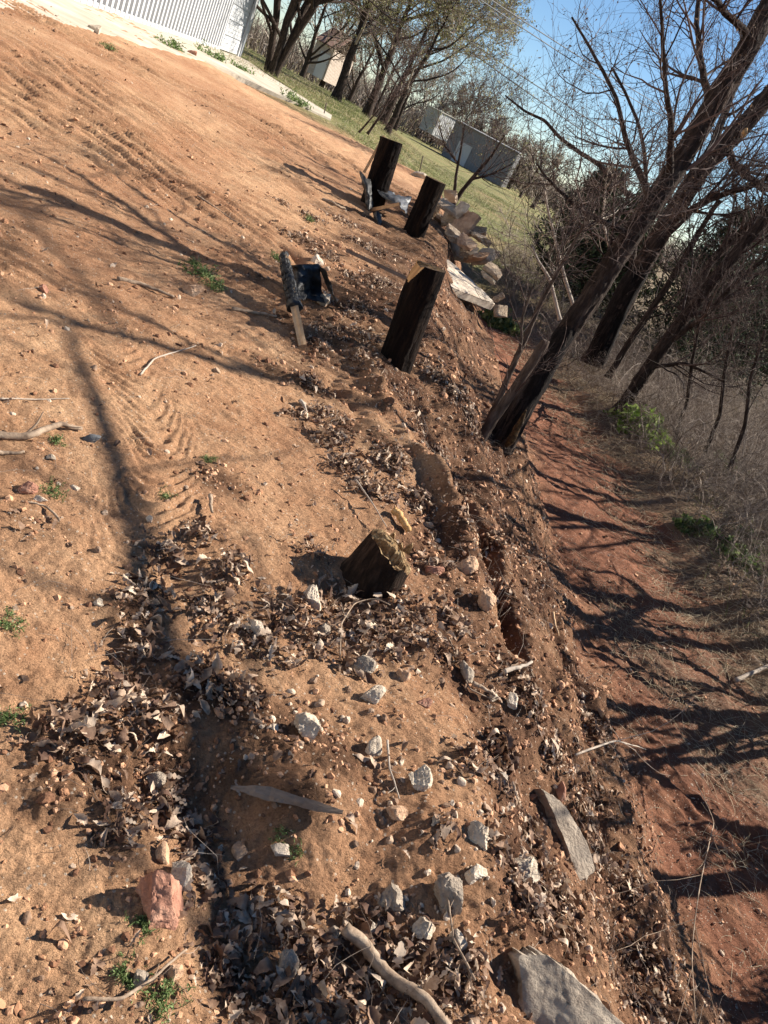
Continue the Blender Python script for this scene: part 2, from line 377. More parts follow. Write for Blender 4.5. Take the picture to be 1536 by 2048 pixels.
def simple(name, c1, c2, scale=8, rough=.85, bump=.3, bscale=None, stretch=None, c3=None, spec=.3, tint=False, bdist=.01, trans=0.0):
    mt, nt, ns, ls, bs = nodes(name)
    tc = ns.new('ShaderNodeTexCoord'); mp = ns.new('ShaderNodeMapping'); ls.new(tc.outputs['Object'], mp.inputs[0])
    if stretch: mp.inputs['Scale'].default_value = stretch
    nz = N_(ns, 'ShaderNodeTexNoise', i_Scale=scale, i_Detail=6.0, i_Roughness=.65); ls.new(mp.outputs[0], nz.inputs['Vector'])
    st = [(.32, c1), (.68, c2)] if c3 is None else [(.28, c1), (.5, c2), (.72, c3)]
    rp = ramp(ns, st); col = rp.outputs[0]
    if tint:
        at_ = N_(ns, 'ShaderNodeAttribute', attribute_name='tint'); ad = N_(ns, 'ShaderNodeMath', operation='MULTIPLY_ADD'); ls.new(nz.outputs[0], ad.inputs[0]); ad.inputs[1].default_value = .5
        sb = N_(ns, 'ShaderNodeMath', operation='MULTIPLY'); ls.new(at_.outputs['Fac'], sb.inputs[0]); sb.inputs[1].default_value = .75
        sc = N_(ns, 'ShaderNodeMath', operation='ADD'); ls.new(sb.outputs[0], sc.inputs[0]); sc.inputs[1].default_value = -.1
        ls.new(sc.outputs[0], ad.inputs[2]); ls.new(ad.outputs[0], rp.inputs[0])
    else: ls.new(nz.outputs[0], rp.inputs[0])
    ls.new(col, bs.inputs['Base Color']); bs.inputs['Roughness'].default_value = rough; bs.inputs['Specular IOR Level'].default_value = spec
    if bump > 0:
        n2 = N_(ns, 'ShaderNodeTexNoise', i_Scale=(bscale or scale * 4), i_Detail=5.0, i_Roughness=.7); ls.new(mp.outputs[0], n2.inputs['Vector'])
        bp = N_(ns, 'ShaderNodeBump', i_Strength=bump, i_Distance=bdist); ls.new(n2.outputs[0], bp.inputs['Height']); ls.new(bp.outputs[0], bs.inputs['Normal'])
    if trans > 0:
        tr = ns.new('ShaderNodeBsdfTranslucent'); ls.new(col, tr.inputs[0]); mx = ns.new('ShaderNodeMixShader'); mx.inputs[0].default_value = trans
        ls.new(bs.outputs[0], mx.inputs[1]); ls.new(tr.outputs[0], mx.inputs[2]); ls.new(mx.outputs[0], ns['Material Output'].inputs[0])
    return mt
# ground
def ground_mat():
    mt, nt, ns, ls, bs = nodes('earth')
    geo = ns.new('ShaderNodeNewGeometry'); pos = geo.outputs['Position']
    def att(n): return N_(ns, 'ShaderNodeAttribute', attribute_name=n).outputs['Fac']
    def nz(scale, det=5.0, r=.6):
        q = N_(ns, 'ShaderNodeTexNoise', i_Scale=scale, i_Detail=det, i_Roughness=r); ls.new(pos, q.inputs['Vector']); return q.outputs[0]
    big = nz(1.3); mid = nz(7); fine = nz(90, 4, .7)
    r1 = ramp(ns, [(.28, (.37, .185, .095)), (.52, (.51, .30, .168)), (.75, (.60, .395, .235))]); ls.new(big, r1.inputs[0])
    r2 = ramp(ns, [(.3, (.40, .195, .10)), (.7, (.63, .39, .225))]); ls.new(mid, r2.inputs[0])
    sand = mixc(ns, ls, .5, r1.outputs[0], r2.outputs[0])
    r3 = ramp(ns, [(.3, (.42, .40, .38)), (.5, (1, 1, 1)), (.72, (1.25, 1.22, 1.18))]); ls.new(fine, r3.inputs[0])
    sand = mixc(ns, ls, .75, sand, r3.outputs[0], 'MULTIPLY')
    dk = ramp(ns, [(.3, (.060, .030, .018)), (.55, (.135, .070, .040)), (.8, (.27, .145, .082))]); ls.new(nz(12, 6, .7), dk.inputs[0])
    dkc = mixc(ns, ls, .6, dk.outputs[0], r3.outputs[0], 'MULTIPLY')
    vr = ramp(ns, [(.42, (0, 0, 0)), (.66, (1, 1, 1))]); ls.new(nz(.55, 6, .7), vr.inputs[0]); vm = N_(ns, 'ShaderNodeMath', operation='MULTIPLY'); ls.new(vr.outputs[0], vm.inputs[0]); vm.inputs[1].default_value = .7
    sand = mixc(ns, ls, vm.outputs[0], sand, mixc(ns, ls, .6, (.30, .135, .070), r3.outputs[0], 'MULTIPLY'))
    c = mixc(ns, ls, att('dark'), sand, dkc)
    rd = ramp(ns, [(.3, (.11, .043, .025)), (.55, (.235, .096, .055)), (.8, (.37, .175, .105))]); ls.new(nz(5, 6, .65), rd.inputs[0])
    rdc = mixc(ns, ls, .5, rd.outputs[0], r3.outputs[0], 'MULTIPLY')
    c = mixc(ns, ls, att('red'), c, rdc)
    gr = ramp(ns, [(.3, (.30, .215, .12)), (.5, (.20, .19, .085)), (.7, (.11, .135, .045))]); ls.new(nz(.22, 6, .7), gr.inputs[0])
    g2 = ramp(ns, [(.35, (.45, .45, .42)), (.65, (1.25, 1.2, 1.1))]); ls.new(nz(9, 5, .8), g2.inputs[0])
    grc = mixc(ns, ls, 1.0, gr.outputs[0], g2.outputs[0], 'MULTIPLY')
    c = mixc(ns, ls, att('grass'), c, grc)
    br = ramp(ns, [(.3, (.085, .055, .038)), (.7, (.25, .18, .12))]); ls.new(nz(20, 6, .75), br.inputs[0])
    c = mixc(ns, ls, att('thatch'), c, br.outputs[0])
    # pale grit
    vo = N_(ns, 'ShaderNodeTexVoronoi', i_Scale=85.0); ls.new(pos, vo.inputs['Vector'])
    lt = N_(ns, 'ShaderNodeMath', operation='LESS_THAN'); ls.new(vo.outputs['Distance'], lt.inputs[0]); lt.inputs[1].default_value = .30
    sp = ns.new('ShaderNodeSeparateColor'); ls.new(vo.outputs['Color'], sp.inputs[0])
    g3 = N_(ns, 'ShaderNodeMath', operation='GREATER_THAN'); ls.new(sp.outputs[0], g3.inputs[0]); g3.inputs[1].default_value = .86
    ml = N_(ns, 'ShaderNodeMath', operation='MULTIPLY'); ls.new(lt.outputs[0], ml.inputs[0]); ls.new(g3.outputs[0], ml.inputs[1])
    m2 = N_(ns, 'ShaderNodeMath', operation='MULTIPLY'); ls.new(ml.outputs[0], m2.inputs[0]); m2.inputs[1].default_value = .7
    c = mixc(ns, ls, m2.outputs[0], c, (.62, .50, .38))
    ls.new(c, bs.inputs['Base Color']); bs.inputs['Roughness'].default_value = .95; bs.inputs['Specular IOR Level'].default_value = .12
    b1 = N_(ns, 'ShaderNodeBump', i_Strength=1.0, i_Distance=.022); ls.new(nz(48, 6, .75), b1.inputs['Height'])
    b2 = N_(ns, 'ShaderNodeBump', i_Strength=.9, i_Distance=.009); ls.new(nz(170, 3, .7), b2.inputs['Height']); ls.new(b1.outputs[0], b2.inputs['Normal'])
    ls.new(b2.outputs[0], bs.inputs['Normal'])
    return mt
M = {}
M['earth'] = ground_mat()
M['leaf'] = simple('dry leaf', (.09, .045, .028), (.27, .165, .105), 30, .8, .3, c3=(.58, .44, .32), tint=True, trans=.15)
M['clod'] = simple('soil clod', (.16, .075, .04), (.36, .18, .095), 25, .95, .6, c3=(.55, .31, .18), tint=True, bdist=.006)
M['pebble'] = simple('pebble', (.20, .12, .075), (.36, .245, .165), 30, .9, .5, c3=(.54, .42, .31), tint=True, bdist=.005)
M['concrete'] = simple('broken concrete', (.32, .235, .165), (.56, .45, .335), 14, .92, .8, c3=(.74, .64, .50), bscale=70, bdist=.02)
M['pale'] = simple('pale rock', (.36, .27, .19), (.62, .50, .38), 12, .92, .8, c3=(.74, .63, .50), bscale=60, bdist=.02)
M['grey'] = simple('grey rock', (.19, .145, .11), (.36, .285, .215), 14, .92, .8, c3=(.50, .41, .31), bscale=70, bdist=.02)
M['tan'] = simple('tan rock', (.30, .17, .10), (.50, .31, .19), 12, .92, .7, c3=(.60, .42, .28), bscale=60, bdist=.018)
M['redrock'] = simple('red rock', (.20, .09, .06), (.36, .17, .11), 14, .9, .6, c3=(.48, .28, .19), bscale=60, bdist=.018)
M['slate'] = simple('dark slate', (.07, .07, .075), (.15, .15, .15), 14, .8, .5, bscale=60)
M['bark'] = simple('bark', (.014, .010, .008), (.042, .030, .024), 22, .95, 1.0, bscale=30, stretch=(1, 1, .22), c3=(.105, .076, .060), bdist=.03, spec=.1)
M['barkpale'] = simple('pale bark', (.12, .09, .07), (.25, .19, .15), 26, .95, .8, bscale=34, stretch=(1, 1, .25), c3=(.38, .30, .24), bdist=.015)
M['barkmid'] = simple('grey brown bark', (.035, .025, .020), (.085, .062, .048), 30, .95, 1.0, bscale=34, stretch=(1, 1, .25), c3=(.16, .12, .095), bdist=.02, spec=.1)
M['char'] = simple('charred bark', (.004, .003, .003), (.014, .011, .010), 26, .95, 1.0, bscale=40, stretch=(1, 1, .25), c3=(.04, .030, .024), bdist=.02, spec=.1)
M['twig'] = simple('twig', (.085, .060, .046), (.20, .15, .115), 6, .9, 0, c3=(.40, .33, .27), tint=True)
M['twigdark'] = simple('dark twig', (.030, .018, .016), (.065, .042, .035), 6, .9, 0, c3=(.12, .08, .066), tint=True)
M['deadwood'] = simple('bleached dead wood', (.20, .15, .115), (.35, .28, .22), 20, .9, .4, c3=(.48, .41, .33), tint=True)
M['stick'] = simple('weathered stick', (.10, .065, .045), (.27, .19, .13), 30, .92, .6, c3=(.42, .32, .23), bdist=.004)
M['wood'] = simple('cut wood', (.20, .09, .03), (.50, .27, .10), 18, .8, .6, stretch=(1, 1, .15), c3=(.66, .42, .19), bdist=.006)
M['stumpwood'] = simple('weathered broken wood', (.06, .030, .014), (.26, .155, .07), 50, .9, .9, c3=(.56, .41, .22), bdist=.008)
M['stumpbark'] = simple('stump bark', (.008, .005, .004), (.022, .014, .010), 40, .95, 1.0, bscale=40, stretch=(1, 1, .3), c3=(.06, .036, .025), bdist=.02, spec=.1)
M['rubble'] = simple('dusty broken concrete', (.26, .18, .12), (.46, .34, .235), 9, .95, 1.0, c3=(.62, .49, .36), bscale=50, bdist=.025)
M['lumber'] = simple('sawn lumber', (.44, .27, .14), (.60, .40, .23), 20, .85, .4, stretch=(1, 1, .12), bdist=.003)
M['greylumber'] = simple('weathered lumber', (.16, .11, .08), (.30, .22, .16), 24, .9, .5, stretch=(.3, 1, 1), bdist=.004)
M['creosote'] = simple('creosote timber', (.003, .002, .002), (.009, .006, .005), 22, .95, 1.0, bscale=26, stretch=(1, 1, .12), c3=(.028, .016, .010), bdist=.02, spec=.08)
M['posttop'] = simple('aged end grain', (.02, .012, .006), (.07, .038, .014), 40, .9, .8, c3=(.20, .105, .03), bdist=.006)
M['plastic'] = simple('black plastic sheet', (.010, .009, .009), (.024, .022, .021), 9, .55, .7, bscale=22, spec=.35, bdist=.012)
M['plasticgrey'] = simple('grey plastic film', (.03, .029, .028), (.085, .08, .076), 9, .42, .6, bscale=20, spec=.6, bdist=.015)  # lighter grey and glossier than the black sheet
M['bud'] = simple('budding leaves', (.13, .13, .06), (.22, .215, .10), 3, .8, 0, c3=(.34, .32, .17), tint=True, trans=.35)
M['brownleaf'] = simple('clinging dead leaves', (.07, .045, .03), (.13, .085, .055), 3, .8, 0, c3=(.24, .16, .10), tint=True, trans=.2)
M['cedar'] = simple('cedar foliage', (.012, .022, .012), (.028, .045, .020), 3, .85, 0, c3=(.06, .085, .035), tint=True, trans=.1)
M['weed'] = simple('weed leaf', (.06, .10, .025), (.12, .18, .05), 8, .7, 0, c3=(.24, .30, .12), tint=True, trans=.3)
M['weedbright'] = simple('bright weed leaf', (.14, .24, .03), (.26, .40, .06), 8, .6, 0, c3=(.42, .55, .14), tint=True, trans=.4)
M['straw'] = simple('dry grass', (.22, .16, .10), (.42, .33, .21), 8, .85, 0, c3=(.62, .52, .36), tint=True, trans=.2)
M['greengrass'] = simple('green grass', (.07, .11, .025), (.14, .20, .05), 8, .8, 0, c3=(.28, .30, .10), tint=True, trans=.3)
M['apron'] = simple('apron concrete', (.31, .26, .19), (.41, .35, .27), 1.5, .9, .3, c3=(.54, .48, .40), bscale=60, bdist=.004)
M['whitemetal'] = simple('white painted steel', (.43, .43, .43), (.50, .50, .50), 1.0, .45, .05, spec=.5)
M['shedmetal'] = simple('grey shed steel', (.20, .19, .185), (.25, .235, .23), .6, .6, .1)
M['shedwhite'] = simple('white door and lit wall', (.48, .47, .45), (.56, .55, .53), .6, .6, .1)
M['tanmetal'] = simple('tan metal cladding', (.30, .27, .22), (.50, .47, .41), .9, .7, .1)
M['roof'] = simple('brown roof', (.12, .07, .055), (.20, .12, .09), 3, .9, .2)
M['brick'] = simple('pale brick wall', (.34, .26, .20), (.50, .42, .35), 5, .9, .2)
M['wire'] = simple('power cable', (.05, .05, .055), (.08, .08, .085), 3, .6, 0)
M['steelpost'] = simple('rusty steel', (.05, .035, .028), (.12, .08, .06), 12, .8, .2)

# ---------------------------------------------------------------- ground sheet
STR0 = world_blobs([(1300,1310,70),(1380,1390,80),(1450,1450,80),(1250,1230,50),(1500,1350,80),(1420,1520,60),(1510,1580,50)])
def build_ground():
    az = [np.radians(-180)]
    fine = math.radians(.20)
    edges = [(-180, -75, 3.0), (-75, -50, .6), (-50, 50, .20), (50, 75, .6), (75, 180, 3.0)]
    az = np.concatenate([np.arange(a, b, s) for a, b, s in edges]); az = np.radians(az)
    rr = [.25]
    while rr[-1] < 900:
        r = rr[-1]; rr.append(r + max(.0055, r * (.0026 if r < 15 else .009 if r < 60 else .05)))
    rr = np.array(rr)
    A, R_ = np.meshgrid(az, rr, indexing='ij')
    X = R_ * np.sin(A); Y = R_ * np.cos(A)
    x = X.ravel(); y = Y.ravel()
    z = H(x, y)
    na, nr = len(az), len(rr)
    V = np.stack([x, y, z], 1); V = np.concatenate([V, [[0, 0, H(np.zeros(1), np.zeros(1))[0]]]])
    i, j = np.meshgrid(np.arange(na), np.arange(nr - 1), indexing='ij'); i2 = (i + 1) % na
    Q = np.stack([i * nr + j, i * nr + j + 1, i2 * nr + j + 1, i2 * nr + j], -1).reshape(-1, 4)
    ii = np.arange(na); T = np.stack([np.full(na, len(V) - 1), ii * nr, ((ii + 1) % na) * nr], -1)
    mb = MB(); mb.add(V, Q, T)
    o = mb.build('ground', M['earth']); o['kind'] = 'structure'
    x, y = V[:, 0], V[:, 1]
    b, s, lit, dark, slope, trail, n = masks(x, y)
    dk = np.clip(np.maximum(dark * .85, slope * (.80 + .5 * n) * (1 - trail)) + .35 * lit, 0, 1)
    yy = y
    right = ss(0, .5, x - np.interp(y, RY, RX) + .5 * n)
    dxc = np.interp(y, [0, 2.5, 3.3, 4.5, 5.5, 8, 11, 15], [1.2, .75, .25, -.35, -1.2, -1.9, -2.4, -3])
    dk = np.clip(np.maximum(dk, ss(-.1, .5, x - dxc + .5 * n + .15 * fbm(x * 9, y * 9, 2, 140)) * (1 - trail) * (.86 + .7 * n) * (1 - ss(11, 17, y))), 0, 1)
    red = np.clip(trail * (1 - right) * (1 - ss(15, 19, y)) + .0, 0, 1) * .95
    red = np.maximum(red, slope * .12)
    # lawn: beyond the pad
    field = ss(19.5, 22.5, y + .6 * np.sin(x * .7) + .25 * np.clip(x + 6, 0, 6) + n)
    behind = ss(24, 26, y) * (1 - ss(-30, -8, x)); field = np.maximum(field * ss(-12, -8, x), behind)
    field = np.maximum(field, ss(20, 22, y + n) * ss(-12.5, -10, x))
    field = np.maximum(field, ss(15.5, 20, y + n) * trail)
    field = np.maximum(field, ss(24, 28, y))
    thatch = np.maximum(right * .85, .6 * blobs(x, y, STR0)) * (1 - ss(17, 24, y))
    thatch = np.maximum(thatch, ss(.5, 2.5, x - (.5 + .0 * y)) * ss(17, 20, y) * .8)
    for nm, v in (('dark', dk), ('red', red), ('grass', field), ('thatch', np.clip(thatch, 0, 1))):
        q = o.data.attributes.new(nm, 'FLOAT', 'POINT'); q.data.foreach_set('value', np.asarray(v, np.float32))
build_ground()

# ---------------------------------------------------------------- posts
def post(name, label, bpx, tpx, Y, rad, cut=None, sink=.25, cat='post', group='charred timber posts along the bank edge'):
    b = at(*bpx, Y); t = at(*tpx, Y)
    ax = unit(t - b); base = b - ax * sink
    K = 120; S = 72
    P = base[None] + (t - base)[None] * np.linspace(0, 1, K)[:, None]
    root = empty(name, b, label, cat, group)
    mb = MB(); R = np.full(K, rad) * (1 + .08 * (1 - np.linspace(0, 1, K)))
    tubes(mb, P, R, S, rough=.05, seed=int(Y * 10) + 1, furrow=.05)
    V = mb.V[0]
    cutv = None
    if cut is not None:
        n, d = unit(np.array(cut[0], float)), cut[1]
        q = (V - t) @ n - d; V = V - np.maximum(q, 0)[:, None] * n; mb.V[0] = V; cutv = q > 0
    # top disc with splinter relief
    ring = V[-S:]; c = ring.mean(0); NR = 7
    TV = [ring + ax * .0005]
    for k in range(1, NR):
        f = 1 - k / NR
        TV.append(c + (ring - c) * f + ax * (.006 * (RNG.random((S, 1)) - .3)))
    TV.append(c[None] + ax * .002); TV = np.concatenate(TV)
    i, j = np.meshgrid(np.arange(NR - 1), np.arange(S), indexing='ij')
    Q = np.stack([i * S + j, i * S + (j + 1) % S, (i + 1) * S + (j + 1) % S, (i + 1) * S + j], -1).reshape(-1, 4)
    T = [[(NR - 1) * S + q_, (NR - 1) * S + (q_ + 1) % S, NR * S] for q_ in range(S)]
    if cutv is not None:
        fq = mb.Fq[0]; on = cutv[fq].all(1)
        mb.mq[0] = np.zeros(len(fq), int)
        keep = fq[~on]; wood = fq[on]
        m3 = MB(); m3.add(V, wood); m3.V[0] = V + n * .0004
        mb.Fq[0] = keep; mb.mq[0] = np.zeros(len(keep), int)
        m3.build('cut_face', M['wood'], root)
    mb.build('shaft', M['creosote'], root)
    mt_ = MB(); mt_.add(TV, Q, T); mt_.build('end_grain', M['posttop'], root)
    return root
P1B, P1T, P1Y = (742, 415), (783, 280), 10.6
P2B, P2T, P2Y = (822, 480), (872, 360), 10.0
P3B, P3T, P3Y = (788, 735), (858, 532), 5.15
post('timber_post', 'black charred post farthest along the bank, with black sheeting round its foot', P1B, P1T, P1Y, .150)
post('timber_post', 'black charred post leaning in front of the broken concrete pile', P2B, P2T, P2Y, .132)
post('timber_post', 'tallest nearest charred post with a bright orange cut at its top', P3B, P3T, P3Y, .114, cut=((-.90, -.40, .28), .052))

# ---------------------------------------------------------------- stump
def stump():
    c = hit(748, 1160); base = c + np.array([-.01, .02, 0])
    root = empty('tree_stump', base, 'low splintered stump with pale broken wood on its leaning dark top', 'stump')
    lean = unit(np.array([.13, -.02, 1.0])); a1 = unit(np.cross(lean, [0, 1, 0])); a2 = np.cross(lean, a1)
    S = 72; K = 26; hgt = .14; V = []
    th = np.arange(S) * 2 * np.pi / S
    for k in range(K):
        f = k / (K - 1); r = .112 * (1.30 - .36 * f ** .5)
        rr = r * (1 + .07 * fbm(th * 1.6 + 3, np.full(S, f * 2), 3, 4) + .035 * bumps(th * 6, np.full(S, f * 3), 6) + .05 * np.sin(th * 5 + 1) * (1 - f) ** 2)
        top = hgt + .03 * np.cos(th - .5) + .018 * fbm(th * 4, th * 0 + 2, 3, 8)
        V.append(base - lean * .10 + lean * ((top + .10) * f)[:, None] + rr[:, None] * (np.cos(th)[:, None] * a1 + np.sin(th)[:, None] * a2))
    V = np.concatenate(V)
    i, j = np.meshgrid(np.arange(K - 1), np.arange(S), indexing='ij')
    Q = np.stack([i * S + j, i * S + (j + 1) % S, (i + 1) * S + (j + 1) % S, (i + 1) * S + j], -1).reshape(-1, 4)
    mb = MB(); mb.add(V, Q); mb.build('bark', M['stumpbark'], root)
    ring = V[-S:]; cc = ring.mean(0); NR = 16; TV = []
    for k in range(NR + 1):
        f = 1 - k / NR; p = cc + (ring - cc) * max(f, .001)
        lx = ((p - cc) @ a1); ly = ((p - cc) @ a2)
        ridge = .016 * fbm(lx * 7, ly * 75, 3, 5) + .010 * fbm(lx * 30, ly * 160, 2, 6) + .012 * np.sign(np.sin(ly * 45 + 1)) - .02 * np.exp(-((ly + .03) / .007) ** 2) + .03 * np.exp(-((ly - .02) / .022) ** 2) * ss(-.12, .05, lx)
        TV.append(p + lean * (ridge * (1 - f ** 6))[:, None])
    TV = np.concatenate(TV)
    i, j = np.meshgrid(np.arange(NR), np.arange(S), indexing='ij')
    Q = np.stack([i * S + j, i * S + (j + 1) % S, (i + 1) * S + (j + 1) % S, (i + 1) * S + j], -1).reshape(-1, 4)
    mt_ = MB(); mt_.add(TV, Q); mt_.build('broken_top', M['stumpwood'], root, smooth=False)
    # splinters standing on the rim
    for k, (f, w_, h_) in enumerate(((-.06, .03, .045), (-.02, .035, .03), (.03, .03, .04), (.065, .02, .028))):
        sp = MB(); p0 = cc + a1 * f * .9 + a2 * (-.06 + .02 * (k % 2)); 
        pts = []
        for z_, ww in ((-.03, 1), (.3, .9), (.7, .55), (1, .12)):
            for sx, sy in ((-1, -1), (1, -1), (1, 1), (-1, 1)):
                pts.append(p0 + lean * h_ * z_ + a1 * sx * w_ / 2 * ww + a2 * sy * .008)
        Qs = [[k2 * 4 + q, k2 * 4 + (q + 1) % 4, k2 * 4 + 4 + (q + 1) % 4, k2 * 4 + 4 + q] for k2 in range(3) for q in range(4)] + [[12, 13, 14, 15]]
        sp.add(pts, Qs); sp.build('splinter', M['stumpwood'], root, smooth=False)
stump()

# ---------------------------------------------------------------- rocks
def rock(px, py, wpx, hpx, mat, label, seed, group=None, name='rock', cat='rock', depth=.8, rot=None, sunk=.28, cuts=8, rough=.11, up=0.0, Y=None, boxy=False):
    p = hit(px, py + hpx * .15) if Y is None else at(px, py, Y)
    k = np.linalg.norm(p - EYE) / F
    W, Hh = wpx * k, hpx * k
    V, T = rockshape(seed, 5 if wpx > 38 else 4, cuts, (1, 1, 1), rough, boxy)
    # dims in camera aligned frame, then it is a real 3-D rock
    r = np.random.default_rng(seed)
    D = (W + Hh) / 2 * depth
    V = V * (np.array([W, Hh, D]) if not boxy else np.array([1.1, .85, .30]) * (W + Hh) / 2)
    Rm = np.stack([ir, iu, -AX_F], 1) if not boxy else rotm(r.normal(0, .5), r.normal(0, .45), r.uniform(0, 6.28))
    V = V @ Rm.T
    c = p + np.array([0, 0, (.5 - sunk) * min(W, Hh) * .6 + up])
    mb = MB(); mb.add(V + c, None, T)
    o = mb.build(name, M[mat], None, origin=c)
    for pl in o.data.polygons: pass
    try: o.data.set_sharp_from_angle(angle=math.radians(32))
    except Exception: pass
    return tag(o, label, cat, group)
ROCKS = [
 (315,1795,105,120,'redrock','large purple-red stone with a pale dusty top, at the lower left'),
 (357,1742,46,62,'pale','smooth pale stone touching the upper right of the purple-red stone'),
 (325,1702,34,52,'tan','rusty tan stone wedged above the purple-red stone'),
 (835,1557,52,66,'concrete','pitted white rock standing alone on the sandy mound'),
 (955,1667,58,62,'concrete','rounded white rock up-left of the angular white block'),
 (1038,1738,68,58,'concrete','angular white block nearest the leaf-strewn bank edge'),
 (950,1742,50,48,'pale','cracked cream rock between the white block and a grey boulder'),
 (893,1790,56,90,'grey','long grey boulder half buried among small cobbles'),
 (846,1852,46,44,'concrete','small whitish rock below the long grey boulder'),
 (785,1792,62,48,'grey','flat grey cobble left of the long grey boulder'),
 (612,1452,54,62,'concrete','triangular grey stone pointing down beside a dark hollow'),
 (742,1390,60,44,'concrete','blocky pale grey stone half buried below the leaf drift'),
 (745,1490,34,54,'concrete','narrow upright whitish stone with a root over it'),
 (622,1195,40,62,'pale','split cream stone standing in leaves left of the stump'),
 (505,1256,48,36,'pale','cream stone lying flat in the leaf drift'),
 (930,1342,32,54,'grey','oblong grey stone tilted on the crest of the bank'),
 (385,582,44,32,'tan','brown rock on bare sand beside green weeds'),
 (87,578,16,18,'redrock','tiny dark stone alone on the upper sand'),
 (50,976,46,28,'redrock','brick-red rock at the left edge above a green sprig'),
 (78,998,30,20,'pale','pale chip touching the brick-red rock at the left edge'),
 (182,878,38,20,'slate','dark slate chip at the tip of the thick dead branch'),
 (792,1627,44,32,'tan','tan stone right of the weathered board'),
 (570,1925,46,52,'grey','speckled grey stone among the bottom leaves'),
 (914,1890,34,66,'pale','tall cream stone leaning in the dark leaves'),
 (1118,1580,22,40,'redrock','reddish brick fragment standing above the long slab'),
 (347,1942,30,40,'tan','small brown stone just above the bottom green seedling'),
 (277,1960,30,36,'grey','grey stone beside the curved pale twig'),
 (735,1852,34,40,'pale','cream stone at the thick end of the bottom branch'),
 (660,1870,38,34,'grey','grey lump left of the thick bottom branch'),
 (505,1880,34,26,'tan','tan lump in leaves below the dark hollow'),
 (868,1140,40,26,'redrock','red-brown stone on the slope right of the stump'),
 (855,1050,30,18,'grey','dark flat stone just above the pale wood chip'),
 (930,1130,50,60,'tan','dusty boulder bulging from the slope right of the stump'),
 (970,1190,40,60,'tan','lumpy boulder below the dusty slope boulder'),
 (1020,1400,30,36,'pale','pale chip on the crest beside the dark slope'),
 (985,1390,24,28,'concrete','whitish chip on the crest, second from the slope'),
 (560,1700,40,30,'pale','cream cobble below two tiny green sprouts'),
 (640,1260,40,34,'grey','grey stone in the leaf drift below the stump shadow'),
 (720,1330,60,44,'grey','grey-brown stone buried at the lower rim of the leaf drift'),
 (805,1350,30,30,'tan','brown stone right of the blocky pale grey stone'),
 (190,62,26,20,'concrete','white chunk lying at the edge of the concrete apron'),
 (845,1405,36,24,'redrock','dark red-brown stone on the smooth mound'),
 (1000,1560,34,30,'pale','cream cobble near the long slab top'),
 (870,1640,24,20,'grey','small grey cobble beside the bluish tuft'),
 (480,1700,34,40,'tan','tan lump in shade left of the green sprouts'),
 (310,1560,40,34,'grey','grey stone under oak leaves in the left hollow'),
 (160,1450,26,20,'pale','pale chip in the left leaf drift'),
 (100,915,22,14,'concrete','whitish chip below the thick dead branch'),
 (150,975,20,14,'pale','small cream chip on the trampled sand at left'),
 (195,1205,24,20,'concrete','white chip on sand left of the leaf drift'),
]
for k, (px, py, a, b, mt_, lab) in enumerate(ROCKS):
    rock(px, py, a, b, mt_, lab, 100 + k, group='loose stones on the bank')
# the rubble pile
r_ = np.random.default_rng(5)
RUB = [(845,455,46,34),(870,440,50,36),(865,475,58,34),(880,490,64,40),(905,475,50,50),(925,455,56,46),(905,440,44,40),(895,420,44,34),(920,425,34,28),(940,470,46,60),
 (955,480,40,50),(860,500,40,30),(845,492,26,60),(835,470,30,24),(890,505,60,30),(915,505,44,40),(935,505,46,36),(950,520,36,50),(970,520,34,60),(985,545,30,44),(880,405,30,22),(865,420,34,26),
 (900,395,30,22),(930,490,40,34),(995,600,40,24),(1000,625,22,34),(975,560,30,30),(835,352,34,14),(860,370,22,14)]
RLAB = ['flat-topped pale chunk nearest the leaning charred post', 'tan chunk high on the heap beside the leaning post', 'long grey-beige chunk across the heap behind the leaning post', 'broad pale block in the heap directly above the nearest post', 'grey block in the middle of the heap', 'rounded tan chunk on the right shoulder of the heap', 'pale chunk on the far upper side of the heap', 'tan chunk at the top of the heap behind the leaning post', 'small beige chunk on the heap crest', 'tall pale chunk on the right side of the heap', 'upright beige slab piece on the right side of the heap', 'tan lump low on the left of the heap', 'narrow leaning chunk between the leaning post and the heap', 'small pale lump at the left edge of the heap', 'wide flat tan piece just above the bright-cut post', 'pale chunk resting above the smooth sloping slab', 'beige chunk above the middle of the sloping slab', 'upright tan piece behind the sloping slab', 'tall thin slab piece standing at the right of the heap', 'small upright pale piece at the far right of the heap', 'small beige lump at the far left top of the heap', 'tan lump beside the leaning post top of the heap', 'small pale lump on the far edge of the heap', 'beige lump filling the centre of the heap', 'pale chip at the lower tip of the sloping slab', 'thin pale shard below the tip of the sloping slab', 'tan lump tucked behind the sloping slab']
mats_ = ['rubble', 'rubble', 'concrete', 'rubble', 'rubble', 'tan']
for k, (px, py, a, b) in enumerate(RUB):
    Yd = 11.6 + .9 * r_.random() - (py - 440) * .012
    if k >= 27: rock(px, py, a, b, 'concrete', 'flat pale concrete chip at the grass edge %s' % ('beside the farthest post' if k == 27 else 'behind the leaning post'), 400 + k, 'broken concrete heap', 'concrete_chunk', 'concrete')
    else: rock(px, py, a, b, mats_[k % 6], RLAB[k], 400 + k, 'broken concrete heap', 'concrete_chunk', 'concrete', Y=Yd, cuts=6, depth=.9, rough=.13, boxy=True)

